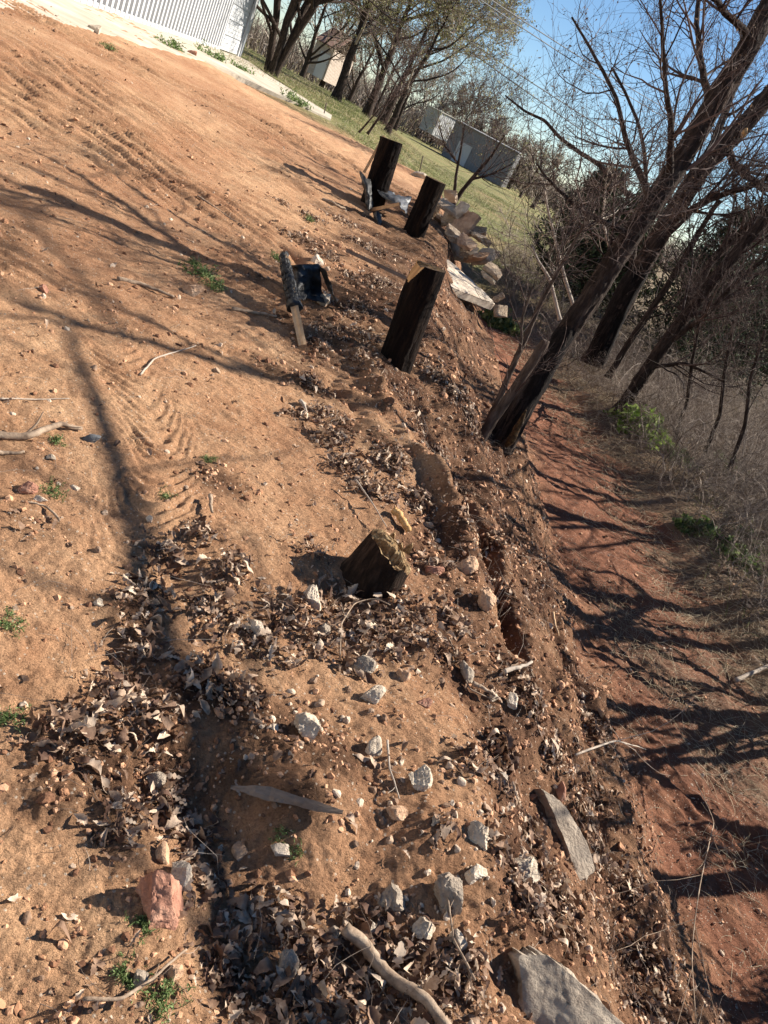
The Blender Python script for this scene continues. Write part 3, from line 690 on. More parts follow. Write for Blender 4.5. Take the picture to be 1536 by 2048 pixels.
def slab(name, pts, thick, mat, label, seed, cat='slab', rough=.014, group=None, tilt=None):
    """pts: world corner points of the top face"""
    pts = np.array(pts); c = pts.mean(0)
    n = unit(np.cross(pts[1] - pts[0], pts[2] - pts[0])); n = n if n[2] > 0 else -n
    pts = pts - ((pts - c) @ n)[:, None] * n
    O = []
    for a, b in zip(pts, np.roll(pts, -1, 0)):
        for t in np.linspace(0, 1, 22)[:-1]: O.append(a + (b - a) * t)
    O = np.array(O); S = len(O)
    r = np.random.default_rng(seed)
    e = fbm(np.arange(S) * .35, np.full(S, seed * 1.0), 4, seed)
    fade = 1.0
    for _ in range(3): O = (np.roll(O, 1, 0) + 2 * O + np.roll(O, -1, 0)) / 4
    en = unit(O - c) * (e * thick * .12)[:, None]
    rings = []
    NR = 26
    for k in range(NR, 0, -1): f = k / NR; rings.append(c + (O - c) * f + en * f ** 60)
    O = O + en
    top = np.array(rings)
    top = top + n * (rough * fbm(top[..., 0] * 9, top[..., 1] * 9 + top[..., 2] * 4, 4, seed))[..., None]
    top[0] -= n * thick * .08
    side = []
    for f in (.25, .5, .75, 1.0):
        side.append(O * 1.0 - n * thick * f + unit(O - c) * (thick * .04 * fbm(np.arange(S) * .5, np.full(S, f * 4), 3, seed + 2))[:, None])
    side = np.array(side)[::-1]
    V = np.concatenate([side.reshape(-1, 3), top.reshape(-1, 3), c[None] + n * 0.0, c[None] - n * thick])
    K = 4 + NR; i, j = np.meshgrid(np.arange(K - 1), np.arange(S), indexing='ij')
    Q = np.stack([i * S + j, i * S + (j + 1) % S, (i + 1) * S + (j + 1) % S, (i + 1) * S + j], -1).reshape(-1, 4)
    T = [[(K - 1) * S + q, (K - 1) * S + (q + 1) % S, K * S] for q in range(S)] + [[(q + 1) % S, q, K * S + 1] for q in range(S)]
    mb = MB(); mb.add(V, Q, T); o = mb.build(name, M[mat], None, origin=c)
    try: o.data.set_sharp_from_angle(angle=math.radians(40))
    except Exception: pass
    return tag(o, label, cat, group)
slab('concrete_slab', [at(896,512,10.6), at(962,572,10.2), at(995,606,9.9), at(892,584,9.2), at(880,527,9.9)], .09, 'pale', 'flat sunlit concrete slab sloping below the broken chunks', 3, group=None)
slab('concrete_slab', [hit(1078,1575,.03), hit(1120,1610,.05), hit(1168,1690,.05), hit(1192,1745,.05), hit(1172,1772,.02), hit(1140,1700,.03), hit(1105,1640,.03)], .10, 'grey', 'long narrow grey slab edge jutting from the bank among leaves', 4)
slab('concrete_slab', [hit(1030,1905,.05), hit(1090,1905,.07), hit(1150,1955,.09), hit(1250,2070,.09), hit(1200,2130,.07), hit(1080,2080,.05)], .16, 'grey', 'broad pale slab half buried at the bottom edge of the bank', 5)
rock(383,108,22,10,'redrock','loose red brick at the weedy edge of the concrete apron', 555, name='brick', cat='brick', cuts=4)

# ---------------------------------------------------------------- sticks, boards
def stick(pts, wpx, mat, label, name='stick', cat='stick', up=.01, taper=.5, branches=0, seed=0, ups=None, group=None):
    P = np.array([hit(px, py, up if ups is None else ups[i]) for i, (px, py) in enumerate(pts)])
    k = np.linalg.norm(P.mean(0) - EYE) / F; r0 = wpx * k / 2
    Q, R = resample(P, np.linspace(r0, r0 * (1 - taper), len(P)), 26)
    Q += .35 * r0 * np.random.default_rng(seed).normal(size=Q.shape).cumsum(0) * .35
    Q[:, 2] = np.maximum(Q[:, 2], H(Q[:, 0], Q[:, 1]) + r0 * .3)
    mb = MB(); tubes(mb, Q, R, 9, cap=True, rough=.12, seed=seed + 1)
    if branches:
        B, BR = grow(Q[None], R[None], branches, .25, .9, 38, .25 * np.linalg.norm(P[-1] - P[0]), 6, .12, (0, 0, .02), .5, np.random.default_rng(seed))
        tubes(mb, B, BR, 6)
    return tag(mb.build(name, M[mat], None, origin=P[0]), label, cat, group)
stick([(235,558),(290,572),(350,593)], 9, 'stick', 'brown stick lying across the upper sand', seed=1)
stick([(465,618),(510,628),(556,640)], 8, 'stick', 'grey-brown stick pointing at the wrapped stake', seed=2)
stick([(-20,868),(60,868),(120,852),(168,858)], 15, 'stick', 'thick dead branch with forked tip at the left edge', 'dead_branch', 'branch', up=.02, seed=3, branches=3)
stick([(-20,905),(20,902),(48,900)], 9, 'stick', 'short stick below the thick dead branch at left edge', seed=4)
stick([(395,392),(440,420),(492,456)], 4, 'stick', 'thin dark twig on the upper sand between tree shadows', 'twig', 'twig', seed=5)
stick([(165,1998),(240,2002),(300,1965),(340,1925),(372,1900)], 7, 'stick', 'curved pale twig at the lower left by green seedlings', 'twig', 'twig', up=.03, seed=6, branches=2)
stick([(690,1855),(740,1895),(800,1950),(860,1995),(925,2070)], 24, 'stick', 'thick bare branch running off the bottom edge', 'dead_branch', 'branch', up=.05, seed=7, taper=.2)
stick([(1010,1342),(1040,1332),(1062,1322)], 10, 'deadwood', 'short bleached stick on the dark slope', seed=8, up=.04)
stick([(788,1018),(802,1038),(822,1062)], 16, 'wood', 'pale yellow wood chip lying behind the stump', 'wood_chip', 'wood chip', seed=9, taper=.2, up=.03)
stick([(712,960),(735,990),(775,1050)], 4, 'deadwood', 'thin pale twig bent over leaves above the stump', 'twig', 'twig', seed=10, up=.05)
stick([(680,1310),(682,1250),(710,1205),(750,1195),(780,1210)], 3, 'stick', 'curled pale rootlet looping below the stump', 'rootlet', 'root', seed=11, up=.04, taper=.3)
stick([(895,1270),(940,1380),(990,1400)], 4, 'stick', 'thin root hanging on the crest', 'rootlet', 'root', seed=12, up=.02)
stick([(945,1365),(985,1388)], 9, 'stick', 'short peeled stick on the crest beside stones', seed=13, up=.03)
stick([(775,1480),(780,1540),(800,1600)], 5, 'deadwood', 'wiry pale root left of the pitted white rock', 'rootlet', 'root', seed=14, up=.02, branches=2)
stick([(120,1040),(90,1010),(40,1000)], 5, 'stick', 'thin twig by the brick-red rock', 'twig', 'twig', seed=15)
stick([(280,750),(310,715),(345,705),(390,690)], 4, 'deadwood', 'forked pale twig on the tyre-marked sand', 'twig', 'twig', seed=16, branches=3)
stick([(0,797),(70,798),(140,795)], 3, 'deadwood', 'straight pale straw lying on sand at the left edge', 'straw', 'straw', seed=17, up=.01)
stick([(950,1960),(905,1880),(890,1760)], 5, 'stick', 'upright thin dark stem among the bottom cobbles', 'twig', 'twig', seed=18, up=.04, branches=2)
stick([(420,990),(425,1025)], 9, 'stick', 'short dark stick standing in sand above the leaf drift', seed=19, up=.03)
stick([(1105,1225),(1118,1270)], 7, 'lumber', 'thin tan sliver on the dark slope beside the trail', 'wood_sliver', 'wood chip', seed=20, up=.03)
stick([(600,800),(612,822)], 9, 'deadwood', 'pale chip on the dark soil below the wrapped stake', 'wood_chip', 'wood chip', seed=21, up=.02)
stick([(1390,1560),(1430,1640),(1400,1760),(1380,1900),(1390,2040)], 2.2, 'stick', 'thin bare sapling stem bending over the red trail', 'sapling', 'sapling', seed=22, up=.25, branches=8)
stick([(645,398),(672,410),(695,418)], 7, 'stick', 'dark broken stick at the foot of the farthest post', seed=23)
stick([(1470,1360),(1536,1330),(1580,1300)], 8, 'deadwood', 'bleached stick lying in dry grass at the right edge', seed=24, up=.04, branches=4)
stick([(1150,1510),(1230,1480),(1290,1500)], 4, 'deadwood', 'thin pale stick across the dry grass beside the trail', seed=25, up=.04, branches=3)

def board(p0, p1, wpx, tpx, mat, label, name='board', cat='board', jag=.0, seed=0):
    p0 = np.array(p0); p1 = np.array(p1); k = np.linalg.norm((p0 + p1) / 2 - EYE) / F
    W = wpx * k; Tt = tpx * k; ax = unit(p1 - p0); view = unit((p0 + p1) / 2 - EYE)
    s = unit(np.cross(ax, view)); n = unit(np.cross(s, ax)); K = 24
    r = np.random.default_rng(seed); V = []
    for i in range(K):
        f = i / (K - 1); c = p0 + (p1 - p0) * f
        wd = W * (1 - jag * abs(2 * f - 1) ** 2.2) * (1 + jag * .5 * float(fbm(np.array([f * 9.0]), np.array([seed + .3]), 3, seed)[0])); of = jag * W * .15 * math.sin(f * 5)
        for sx, sy in ((-1, -1), (-.3, -1.15), (.3, -.9), (1, -1), (1, 1), (-1, 1)): V.append(c + s * (sx * wd / 2 + of) + n * sy * Tt / 2 * (1 if not jag else 1 + .8 * float(fbm(np.array([f * 14.0]), np.array([sx * 2.0]), 2, seed)[0])))
    i, j = np.meshgrid(np.arange(K - 1), np.arange(6), indexing='ij')
    Q = np.stack([i * 6 + j, i * 6 + (j + 1) % 6, (i + 1) * 6 + (j + 1) % 6, (i + 1) * 6 + j], -1).reshape(-1, 4)
    Q = np.concatenate([Q, [[0, 1, 2, 3], [0, 3, 4, 5]], np.array([[0, 3, 2, 1], [0, 5, 4, 3]]) + (K - 1) * 6])
    mb = MB(); mb.add(V, Q); return mb, p0
def bb(p0, p1, w_, t_, mat, label, name, cat, jag=0, seed=0):
    mb, o = board(p0, p1, w_, t_, mat, label, jag=jag, seed=seed); return tag(mb.build(name, M[mat], None, smooth=False, origin=o), label, cat)
bb(hit(462,1574,.055), hit(686,1622,.05), 22, 10, 'greylumber', 'split weathered board lying on the sandy mound', 'weathered_board', 'board', .75, 3)
bb(at(714,425,10.2), at(800,408,9.9), 6, 5, 'lumber', 'pale sawn lath bridging the gap between the far posts', 'wooden_lath', 'lath')
bb(hit(692,500,.05), hit(812,556,.06), 7, 5, 'greylumber', 'weathered grey lath lying on the bank behind the nearest post', 'wooden_lath', 'lath')
bb(at(728,345,10.9), at(768,272,10.9), 5, 5, 'lumber', 'thin tan stake standing behind the farthest post', 'wooden_stake', 'stake')
# wrapped stake with its fabric
st0 = hit(603, 680); st1 = at(567, 512, st0[1] + .55)
def fabric(name, grid, mat, parent, sub=8, wr=.012, seed=0, thick=.003, origin=None):
    G = np.array(grid, float); a, b, _ = G.shape
    u = np.linspace(0, a - 1, (a - 1) * sub + 1); v = np.linspace(0, b - 1, (b - 1) * sub + 1)
    def cr(t, n):
        W = np.zeros((len(t), n))
        for i, tt in enumerate(t):
            k = min(int(tt), n - 2); f = tt - k
            c = [-.5 * f + f * f - .5 * f ** 3, 1 - 2.5 * f * f + 1.5 * f ** 3, .5 * f + 2 * f * f - 1.5 * f ** 3, -.5 * f * f + .5 * f ** 3]
            for q in range(4): W[i, min(max(k - 1 + q, 0), n - 1)] += c[q]
        return W
    S_ = np.einsum('ia,jb,abc->ijc', cr(u, a), cr(v, b), G)
    U, Vv = np.meshgrid(u, v, indexing='ij')
    nrm = unit(np.cross(np.gradient(S_, axis=0), np.gradient(S_, axis=1)))
    S_ = S_ + nrm * (wr * (fbm(U * 1.7 + seed, Vv * 1.7, 3, seed) + .6 * (1 - np.abs(2 * noise(U * 2.5 + Vv, Vv * .8, seed + 7) - 1))))[..., None]
    na, nb = S_.shape[:2]; i, j = np.meshgrid(np.arange(na - 1), np.arange(nb - 1), indexing='ij')
    Q = np.stack([i * nb + j, i * nb + j + 1, (i + 1) * nb + j + 1, (i + 1) * nb + j], -1).reshape(-1, 4)
    n0 = na * nb; Vt = np.concatenate([S_.reshape(-1, 3), (S_ - nrm * thick).reshape(-1, 3)])
    ed = [(q, q + 1) for q in range(nb - 1)] + [((na - 1) * nb + q + 1, (na - 1) * nb + q) for q in range(nb - 1)] + [((q + 1) * nb, q * nb) for q in range(na - 1)] + [(q * nb + nb - 1, (q + 1) * nb + nb - 1) for q in range(na - 1)]
    QQ = np.concatenate([Q, Q[:, ::-1] + n0, [[p, q, q + n0, p + n0] for p, q in ed]])
    mb = MB(); mb.add(Vt, QQ); return mb.build(name, M[mat], parent, origin=origin)
mbs, oo = board(st0 - (st1 - st0) * .08, st0 + (st1 - st0) * .98, 15, 12, 'lumber', '')
tag(mbs.build('wooden_stake', M['lumber'], None, smooth=False, origin=st0), 'tan wooden stake lying on sand with its upper end wrapped in black fabric', 'stake')
ff = empty('silt_fence_fabric', st0 + (st1 - st0) * .5, 'crumpled black silt fence fabric wrapped on the stake and draped rightward', 'fabric')
A0 = st0 + (st1 - st0) * .38
Ps, Rs = resample(np.array([A0, st0 + (st1 - st0) * .6, st0 + (st1 - st0) * .85, st0 + (st1 - st0) * 1.03]), [.040, .044, .038, .030], 40)
mbw = MB(); Ps += .004 * RNG.normal(size=Ps.shape); tubes(mbw, Ps, Rs * (1 + .03 * RNG.normal(size=40)), 40, cap=True, rough=.07, seed=3, furrow=.16); mbw.build('rolled_sleeve', M['plastic'], ff)
Pb, Rb = resample(np.array([st0 + (st1 - st0) * .36, st0 + (st1 - st0) * .41]), [.052, .050], 10); mbb = MB(); tubes(mbb, Pb, Rb, 22, cap=True, rough=.25, seed=9); mbb.build('bunched_collar', M['plastic'], ff)
g = []
for row in ([(575,530,.12),(592,530,.20),(615,528,.22),(637,530,.22),(652,541,.26)],
            [(580,550,.10),(598,552,.17),(620,552,.15),(642,556,.16),(662,566,.18)],
            [(588,580,.09),(600,580,.10),(618,578,.05),(644,584,.06),(670,592,.10)],
            [(594,604,.08),(603,602,.06),(612,600,.03),(650,606,.04),(677,614,.02)]):
    g.append([hit(a, b, c) for a, b, c in row])
g = np.array(g); 
fabric('draped_sheet', g[:, :4], 'plastic', ff, 10, .020, 2)
fabric('folded_flap', [[g[0, 3], g[0, 4]], [g[1, 3] + [0, 0, .02], g[1, 4]], [hit(661,585,.10), hit(668,590,.12)], [hit(672,612,.02), hit(680,616,.02)]], 'plastic', ff, 10, .008, 5)
rock(634,522,26,26,'pale','pale block poking up behind the black fabric', 611, group='loose stones on the bank')
rock(648,598,34,40,'pale','dusty block sheltered under the black fabric', 612, group='loose stones on the bank', up=.0)
# plastic around the far posts
def sheet(name, rows, mat, label, sub=8, wr=.02, seed=0):
    G = np.array([[at(a, b, y) for a, b, y in r] for r in rows]); o = fabric(name, G, mat, None, sub, wr, seed, .004, origin=G.mean((0, 1)))
    return tag(o, label, 'plastic sheet')
sheet('plastic_sheet', [[(722,342,10.5),(730,352,10.3),(737,362,10.4)],[(724,368,10.4),(733,375,10.1),(742,385,10.3)],[(731,392,10.3),(737,398,10.0),(744,405,10.3)],[(734,418,10.1),(738,420,9.9),(742,424,10.1)]], 'plastic', 'black plastic folded upright against the left side of the farthest post', 8, .03, 1)
sheet('plastic_sheet', [[(752,372,10.6),(775,384,10.7),(800,392,10.8),(824,396,10.8)],[(756,384,10.4),(778,392,10.3),(800,402,10.4),(818,408,10.6)],[(762,394,10.3),(782,406,10.2),(800,415,10.2),(812,428,10.3)]], 'plasticgrey', 'shiny grey plastic sheet slung between the two far posts', 8, .03, 2)
sheet('plastic_sheet', [[(748,425,9.9),(754,424,9.8),(760,430,9.9)],[(750,445,9.8),(758,450,9.6),(765,452,9.8)],[(757,465,9.6),(765,468,9.4),(773,475,9.6)]], 'plastic', 'black plastic strip hanging down the bank below the far posts', 8, .02, 3)
sheet('plastic_sheet', [[(690,488,9.0),(705,484,9.1),(722,492,9.1)],[(694,500,8.8),(708,498,8.7),(724,508,8.9)]], 'plasticgrey', 'torn grey plastic scrap on the bank above the nearest post', 8, .03, 4)

# ---------------------------------------------------------------- stuff: leaves, clods, pebbles, dry grass
def leaf_field(n_try, sizef, seed, maskmin=.25):
    r = np.random.default_rng(seed)
    ang = np.radians(r.uniform(-48, 50, n_try)); 
    u = r.random(n_try); R0, R1 = .7, 15.0
    rad = R0 * (R1 / R0) ** u
    rad = np.sqrt(R0 ** 2 + (R1 ** 2 - R0 ** 2) * u ** 1.6)
    x = rad * np.sin(ang); y = rad * np.cos(ang)
    _, s, lit, dark, slope, trail, n = masks(x, y)
    p = lit ** 1.8 * (1 - .7 * trail) + .05 * trail * ss(0, .3, n) + .10 * slope * (1 - trail) * (.4 + 1.2 * ss(0, .3, n)) + .006 + .04 * dark
    k = r.random(n_try) < p
    return x[k], y[k], lit[k]
ST = np.array([0, .13, .21, .30, .36, .46, .53, .62, .69, .79, .86, .94, 1.0]); WD = np.array([.03, .05, .30, .34, .11, .46, .50, .16, .52, .46, .20, .26, .02])
NS = len(ST)
def leaves(x, y, lit, r, size=(.015, .064)):
    N = len(x); z = H(x, y)
    L = (size[0] + (size[1] - size[0]) * r.random(N) ** 1.7) * (.8 + .3 * lit); 
    asp = r.uniform(.35, .8, N)
    t = np.tile(ST, (N, 1)); w_ = WD[None] * asp[:, None] * (1 + .15 * r.normal(size=(N, NS))) * .5
    kind = r.random(N) < .45
    wov = .42 * np.sin(np.pi * np.clip(ST, .02, .98)) ** .8
    w_ = np.where(kind[:, None], wov[None] * asp[:, None] * .8 * (1 + .12 * r.normal(size=(N, NS))), w_)
    cu = r.normal(0, 1.2, N); cr_ = r.uniform(-.2, 1.5, N)
    X = (t - .5); Zc = cu[:, None] * (X ** 2) * .9 - cu[:, None] * .1 + .05 * np.sin(X * 9 + r.uniform(0, 6, (N, 1)))
    Lf = np.stack([X, w_, Zc + cr_[:, None] * np.abs(w_)], -1); Mid = np.stack([X, 0 * w_, Zc], -1); Rt = np.stack([X, -w_ * (1 + .15 * r.normal(size=(N, NS))), Zc + cr_[:, None] * np.abs(w_) * r.uniform(.3, 1.2, (N, 1))], -1)
    P = np.stack([Lf, Mid, Rt], 2) * L[:, None, None, None]      # N,9,3,3
    # rotation: random tilt
    q = r.normal(size=(N, 4)) * np.array([1, .42, .42, 0]) ; q[:, 3] = r.normal(size=N) * 1.6; q /= np.linalg.norm(q, axis=1, keepdims=True)
    a, b, c, d = q.T
    Rm = np.stack([np.stack([1 - 2 * (c * c + d * d), 2 * (b * c - a * d), 2 * (b * d + a * c)], -1), np.stack([2 * (b * c + a * d), 1 - 2 * (b * b + d * d), 2 * (c * d - a * b)], -1), np.stack([2 * (b * d - a * c), 2 * (c * d + a * b), 1 - 2 * (b * b + c * c)], -1)], 1)
    P = np.einsum('nij,nklj->nkli', Rm, P)
    # follow the slope and sit on it
    zmin = P[..., 2].min((1, 2))
    base = np.stack([x, y, z - zmin * r.uniform(.35, .9, N) + lit * r.uniform(0, .022, N) - .002], -1)
    e = .05; gx = (HB(x + e, y) - HB(x - e, y)) / (2 * e); gy = (HB(x, y + e) - HB(x, y - e)) / (2 * e)
    P[..., 2] += gx[:, None, None] * P[..., 0] + gy[:, None, None] * P[..., 1]
    V = (P + base[:, None, None]).reshape(-1, 3)
    n_, k_, s_ = np.meshgrid(np.arange(N), np.arange(NS - 1), np.arange(2), indexing='ij')
    i0 = n_ * 3 * NS + k_ * 3 + s_; Q = np.stack([i0, i0 + 1, i0 + 4, i0 + 3], -1).reshape(-1, 4)
    tint = np.repeat(r.beta(1.5, 1.9, N), 3 * NS)
    return V, Q, tint
r = np.random.default_rng(77)
x, y, lit = leaf_field(290000, 1, 5)
mb = MB(); V, Q, t = leaves(x, y, lit, r); mb.add(V, Q, None, 0, t)
x, y, lit = leaf_field(230000, 1, 6); k = np.hypot(x, y) > 3.2; x, y, lit = x[k], y[k], lit[k]; V, Q, t = leaves(x, y, lit, r); mb.add(V, Q, None, 0, t)
tag(mb.build('fallen_leaves', M['leaf'], smooth=True), 'curled brown oak leaves drifted over the bank', 'leaves', kind='stuff')

def crumbs(n_try, seed, dens, smin, smax, sub=1, rmax=9.0, pw=2.2, rmin=.75):
    r = np.random.default_rng(seed); ang = np.radians(r.uniform(-48, 52, n_try)); u = r.random(n_try)
    rad = np.sqrt(rmin ** 2 + (rmax ** 2 - rmin ** 2) * u ** 1.9); x = rad * np.sin(ang); y = rad * np.cos(ang)
    mk = masks(x, y); k = r.random(n_try) < dens(mk, x, y); x, y = x[k], y[k]; N = len(x)
    s = smin + (smax - smin) * r.random(N) ** pw; s = s * np.clip(.6 + .12 * np.hypot(x, y), .6, 1.5)
    z = H(x, y); pro = [rockshape(seed * 50 + q, sub, 6, (2, 2, 2), .22 if sub > 1 else .1) for q in range(14)]
    PV = np.array([p[0] for p in pro]); T0 = pro[0][1]; nv = PV.shape[1]
    V = PV[r.integers(0, 14, N)] * (s[:, None] * r.uniform(.6, 1.25, (N, 3)))[:, None]
    a = r.uniform(0, 6.28, N); ca, sa = np.cos(a), np.sin(a); b = r.normal(0, .5, N); cb, sb = np.cos(b), np.sin(b)
    Vy0 = V[..., 1] * cb[:, None] - V[..., 2] * sb[:, None]; Vz = V[..., 1] * sb[:, None] + V[..., 2] * cb[:, None]
    Vx = V[..., 0] * ca[:, None] - Vy0 * sa[:, None]; Vy = V[..., 0] * sa[:, None] + Vy0 * ca[:, None]
    V = np.stack([Vx, Vy, Vz], -1) + np.stack([x, y, z - s * .05], -1)[:, None]
    T = (T0[None] + (np.arange(N) * nv)[:, None, None]).reshape(-1, 3)
    return V.reshape(-1, 3), T, np.repeat(r.random(N), nv)
mb = MB()
V, T, t = crumbs(150000, 21, lambda m, x, y: np.clip(.10 + .7 * m[3] + .5 * m[4] * (1 - m[5]) + .25 * m[2], 0, 1) * .55 * (1 - .3 * m[5]), .0018, .016, 1, 9, 2.8)
mb.add(V, None, T, 0, t)
V, T, t = crumbs(1900, 22, lambda m, x, y: np.clip(.02 + .5 * m[3] + .5 * m[4] * (1 - m[5]), 0, 1), .008, .032, 3, 9, 2.2)
mb.add(V, None, T, 0, t)
tag(mb.build('soil_clods', M['clod'], smooth=False), 'crumbled reddish soil clods scattered over the bank', 'soil', kind='stuff')
mb = MB(); bl = world_blobs([(850,1750,110),(780,1650,70),(950,1700,100),(1000,1560,60),(800,1830,80),(600,1450,60),(900,1600,60),(740,1430,60)])
V, T, t = crumbs(70000, 23, lambda m, x, y: (.022 + .5 * blobs(x, y, bl) + .05 * m[4]) * (1 - .7 * m[5]), .0015, .019, 2, 8, 3.6)
mb.add(V, None, T, 0, t)
tag(mb.build('gravel', M['pebble'], smooth=False), 'pale grit and small pebbles strewn on the sand', 'gravel', kind='stuff')

def strands(name, mat, label, n, dens, ln, seed, lie=.85, rad=.0012, rmax=16, rmin=1.2, K=5, kind='stuff', cat='grass', angs=(-20, 52), S=3, wander=.22):
    r = np.random.default_rng(seed); ang = np.radians(r.uniform(*angs, n)); u = r.random(n)
    rd = np.sqrt(rmin ** 2 + (rmax ** 2 - rmin ** 2) * u ** 1.3); x = rd * np.sin(ang); y = rd * np.cos(ang)
    mk = masks(x, y); k = r.random(n) < dens(mk, x, y); x, y, rd = x[k], y[k], rd[k]; N = len(x)
    z = H(x, y); L = r.uniform(*ln, N)
    a = r.uniform(0, 6.28, N); el = np.abs(r.normal(0, 1, N)) * (1 - lie) + .03
    d = np.stack([np.cos(a) * np.cos(el), np.sin(a) * np.cos(el), np.sin(el)], -1)
    P = np.zeros((N, K, 3)); P[:, 0] = np.stack([x, y, z - .003], -1)
    for q in range(1, K):
        P[:, q] = P[:, q - 1] + d * (L / (K - 1))[:, None]; d = unit(d + wander * r.normal(size=(N, 3)) - np.array([0, 0, .08]))
    P[:, :, 2] = np.maximum(P[:, :, 2], HB(P[:, :, 0], P[:, :, 1]) + .01 + .02 * r.random((N, 1)))
    P[:, 0, 2] = z
    R = (rad * np.clip(.45 * rd ** .6, .8, 3))[:, None] * np.linspace(1, .4, K)[None]
    mb = MB(); tubes(mb, P, R, S, tint=r.random(N)); return tag(mb.build(name, M[mat]), label, cat, kind=kind)
STRAW = world_blobs([(1300,1310,70),(1380,1390,80),(1450,1450,80),(1250,1230,50),(1500,1350,80),(1420,1520,60),(1510,1580,50),(1240,1420,40)])
def rgt(x, y): return x - np.interp(y, RY, RX)
strands('dry_grass', 'straw', 'matted straw-coloured dry grass along the far side of the red trail', 60000, lambda m, x, y: np.maximum(ss(-1.0, .3, rgt(x, y) + .9 * m[6]), blobs(x, y, STRAW)) * (1 - ss(13, 17, y)) * .8, (.10, .38), 3, .86)
strands('plant_debris', 'twig', 'fine dead stems and rootlets scattered over the soil', 9000, lambda m, x, y: np.clip(.10 + .35 * m[2] + .3 * m[4] + .2 * m[3], 0, 1) * (1 - .2 * m[5]), (.04, .22), 4, .93, .0009, 10, .8, 6, angs=(-48, 50), cat='debris')

strands('lawn_grass', 'greengrass', 'short rough grass across the field behind the posts', 60000, lambda m, x, y: ss(20, 23, y) * (1 - ss(-5.2, -6.4, x) * (1 - ss(25, 27, y))) * (.35 + .65 * ss(-.1, .2, fbm(x * .6, y * .6, 3, 222))), (.08, .22), 15, .25, .0016, 60, 19, K=3, angs=(-34, 8))
strands('lawn_straw', 'straw', 'dead straw stems through the field grass', 40000, lambda m, x, y: ss(19, 23, y) * (1 - ss(-5.2, -6.4, x) * (1 - ss(25, 27, y))) * (.2 + .8 * ss(-.05, .3, fbm(x * .4 + 9, y * .4, 3, 232))), (.10, .30), 16, .4, .0014, 60, 18, K=3, angs=(-34, 8))
# green weeds
def weed(px, py, spx, label, seed, n=22, group='small green weeds on bare soil', mat='weed', Y=None, tall=.5, lf=.075):
    p = hit(px, py) if Y is None else at(px, py, Y); k = np.linalg.norm(p - EYE) / F; s = spx * k
    r = np.random.default_rng(seed); a = r.uniform(0, 6.28, n); el = r.uniform(.15, 1.2, n)
    d = np.stack([np.cos(a) * np.cos(el), np.sin(a) * np.cos(el), np.sin(el) * tall * 2], -1)
    K = 5; P = np.zeros((n, K, 3)); P[:, 0] = p + s * .25 * r.normal(size=(n, 3)) * [1, 1, 0]
    P[:, 0, 2] = H(P[:, 0, 0], P[:, 0, 1])
    for q in range(1, K): P[:, q] = P[:, q - 1] + d * (s * .5 * r.uniform(.5, 1.1, n) / (K - 1))[:, None]; d = unit(d + [0, 0, -.18] + .15 * r.normal(size=(n, 3)))
    root = empty('weed', p, label, 'weed', group)
    mb = MB(); tubes(mb, P, np.full((n, K), max(.0009, s * .012)), 3, tint=r.random(n)); mb.build('stem', M[mat], root)
    C = (P[:, 1:].reshape(-1, 3)[:, None] + s * .07 * r.normal(size=(n * (K - 1), 3, 3))).reshape(-1, 3)
    mb = MB(); leafcards(mb, C, s * lf, rng=r, asp=.30 if lf < .1 else .5); mb.build('foliage', M[mat], root)
WEEDS = [(400,545,50,'low green weed spreading on sand beyond the brown rock'),(425,572,40,'small green weed touching the brown rock on sand'),(385,525,22,'tiny green sprig at the upper end of the sand weeds'),
 (20,1250,40,'green grass sprig at the left edge above the leaf drift'),(18,1440,45,'green grass sprig at the lower left edge'),(562,1672,24,'tiny green sprout on the mound, left of a pair'),(592,1704,24,'tiny green sprout on the mound, right of a pair'),
 (290,1852,44,'broad-leaved seedling at the foot of the purple-red stone'),(325,1995,62,'tall green seedling by the pale twig at the bottom'),(248,1955,44,'feathery green seedling left of the grey stone'),
 (415,920,26,'faint green sprig on smooth sand'),(112,885,26,'small green tuft below the thick dead branch'),(108,988,34,'green tuft right of the brick-red rock'),(330,995,24,'green sprig beside the tyre tread'),
 (335,92,40,'pale green weed at the apron edge, leftmost'),(425,118,46,'green weed clump at the apron edge by the brick'),(480,142,34,'green weed at the apron edge below the garage corner'),(590,208,44,'green weed strip near the tip of the apron'),(555,522,30,'dark green weed beside the wrapped fabric tip'),
 (220,98,22,'small weed on sand below the apron'),(620,440,20,'thin weed on the bank above the fabric')]
for k, (px, py, s, l) in enumerate(WEEDS): weed(px, py, s, l, 900 + k, n=26)
BW = [(1275,850,60,'bright green leafy clump at the foot of the leaning dark trunk'),(1300,880,50,'bright green clump just right of the leafy clump by the trunk'),(1000,655,50,'green grass tuft at the foot of the broken concrete'),(1440,940,40,'green weed in brown brush beyond the trail'),
 (1395,1060,44,'green weed at the brush edge beside the trail'),(1470,1120,50,'green weed deep in dry grass at the right edge'),(1500,1090,40,'small green weed at the far right edge'),(1350,920,40,'green sprig between thin stems beyond the trail')]
for k, (px, py, s, l) in enumerate(BW): weed(px, py, s * 1.2, l, 950 + k, n=70, group='green weeds beyond the trail', mat='weedbright' if k < 2 else 'weed', lf=.11)

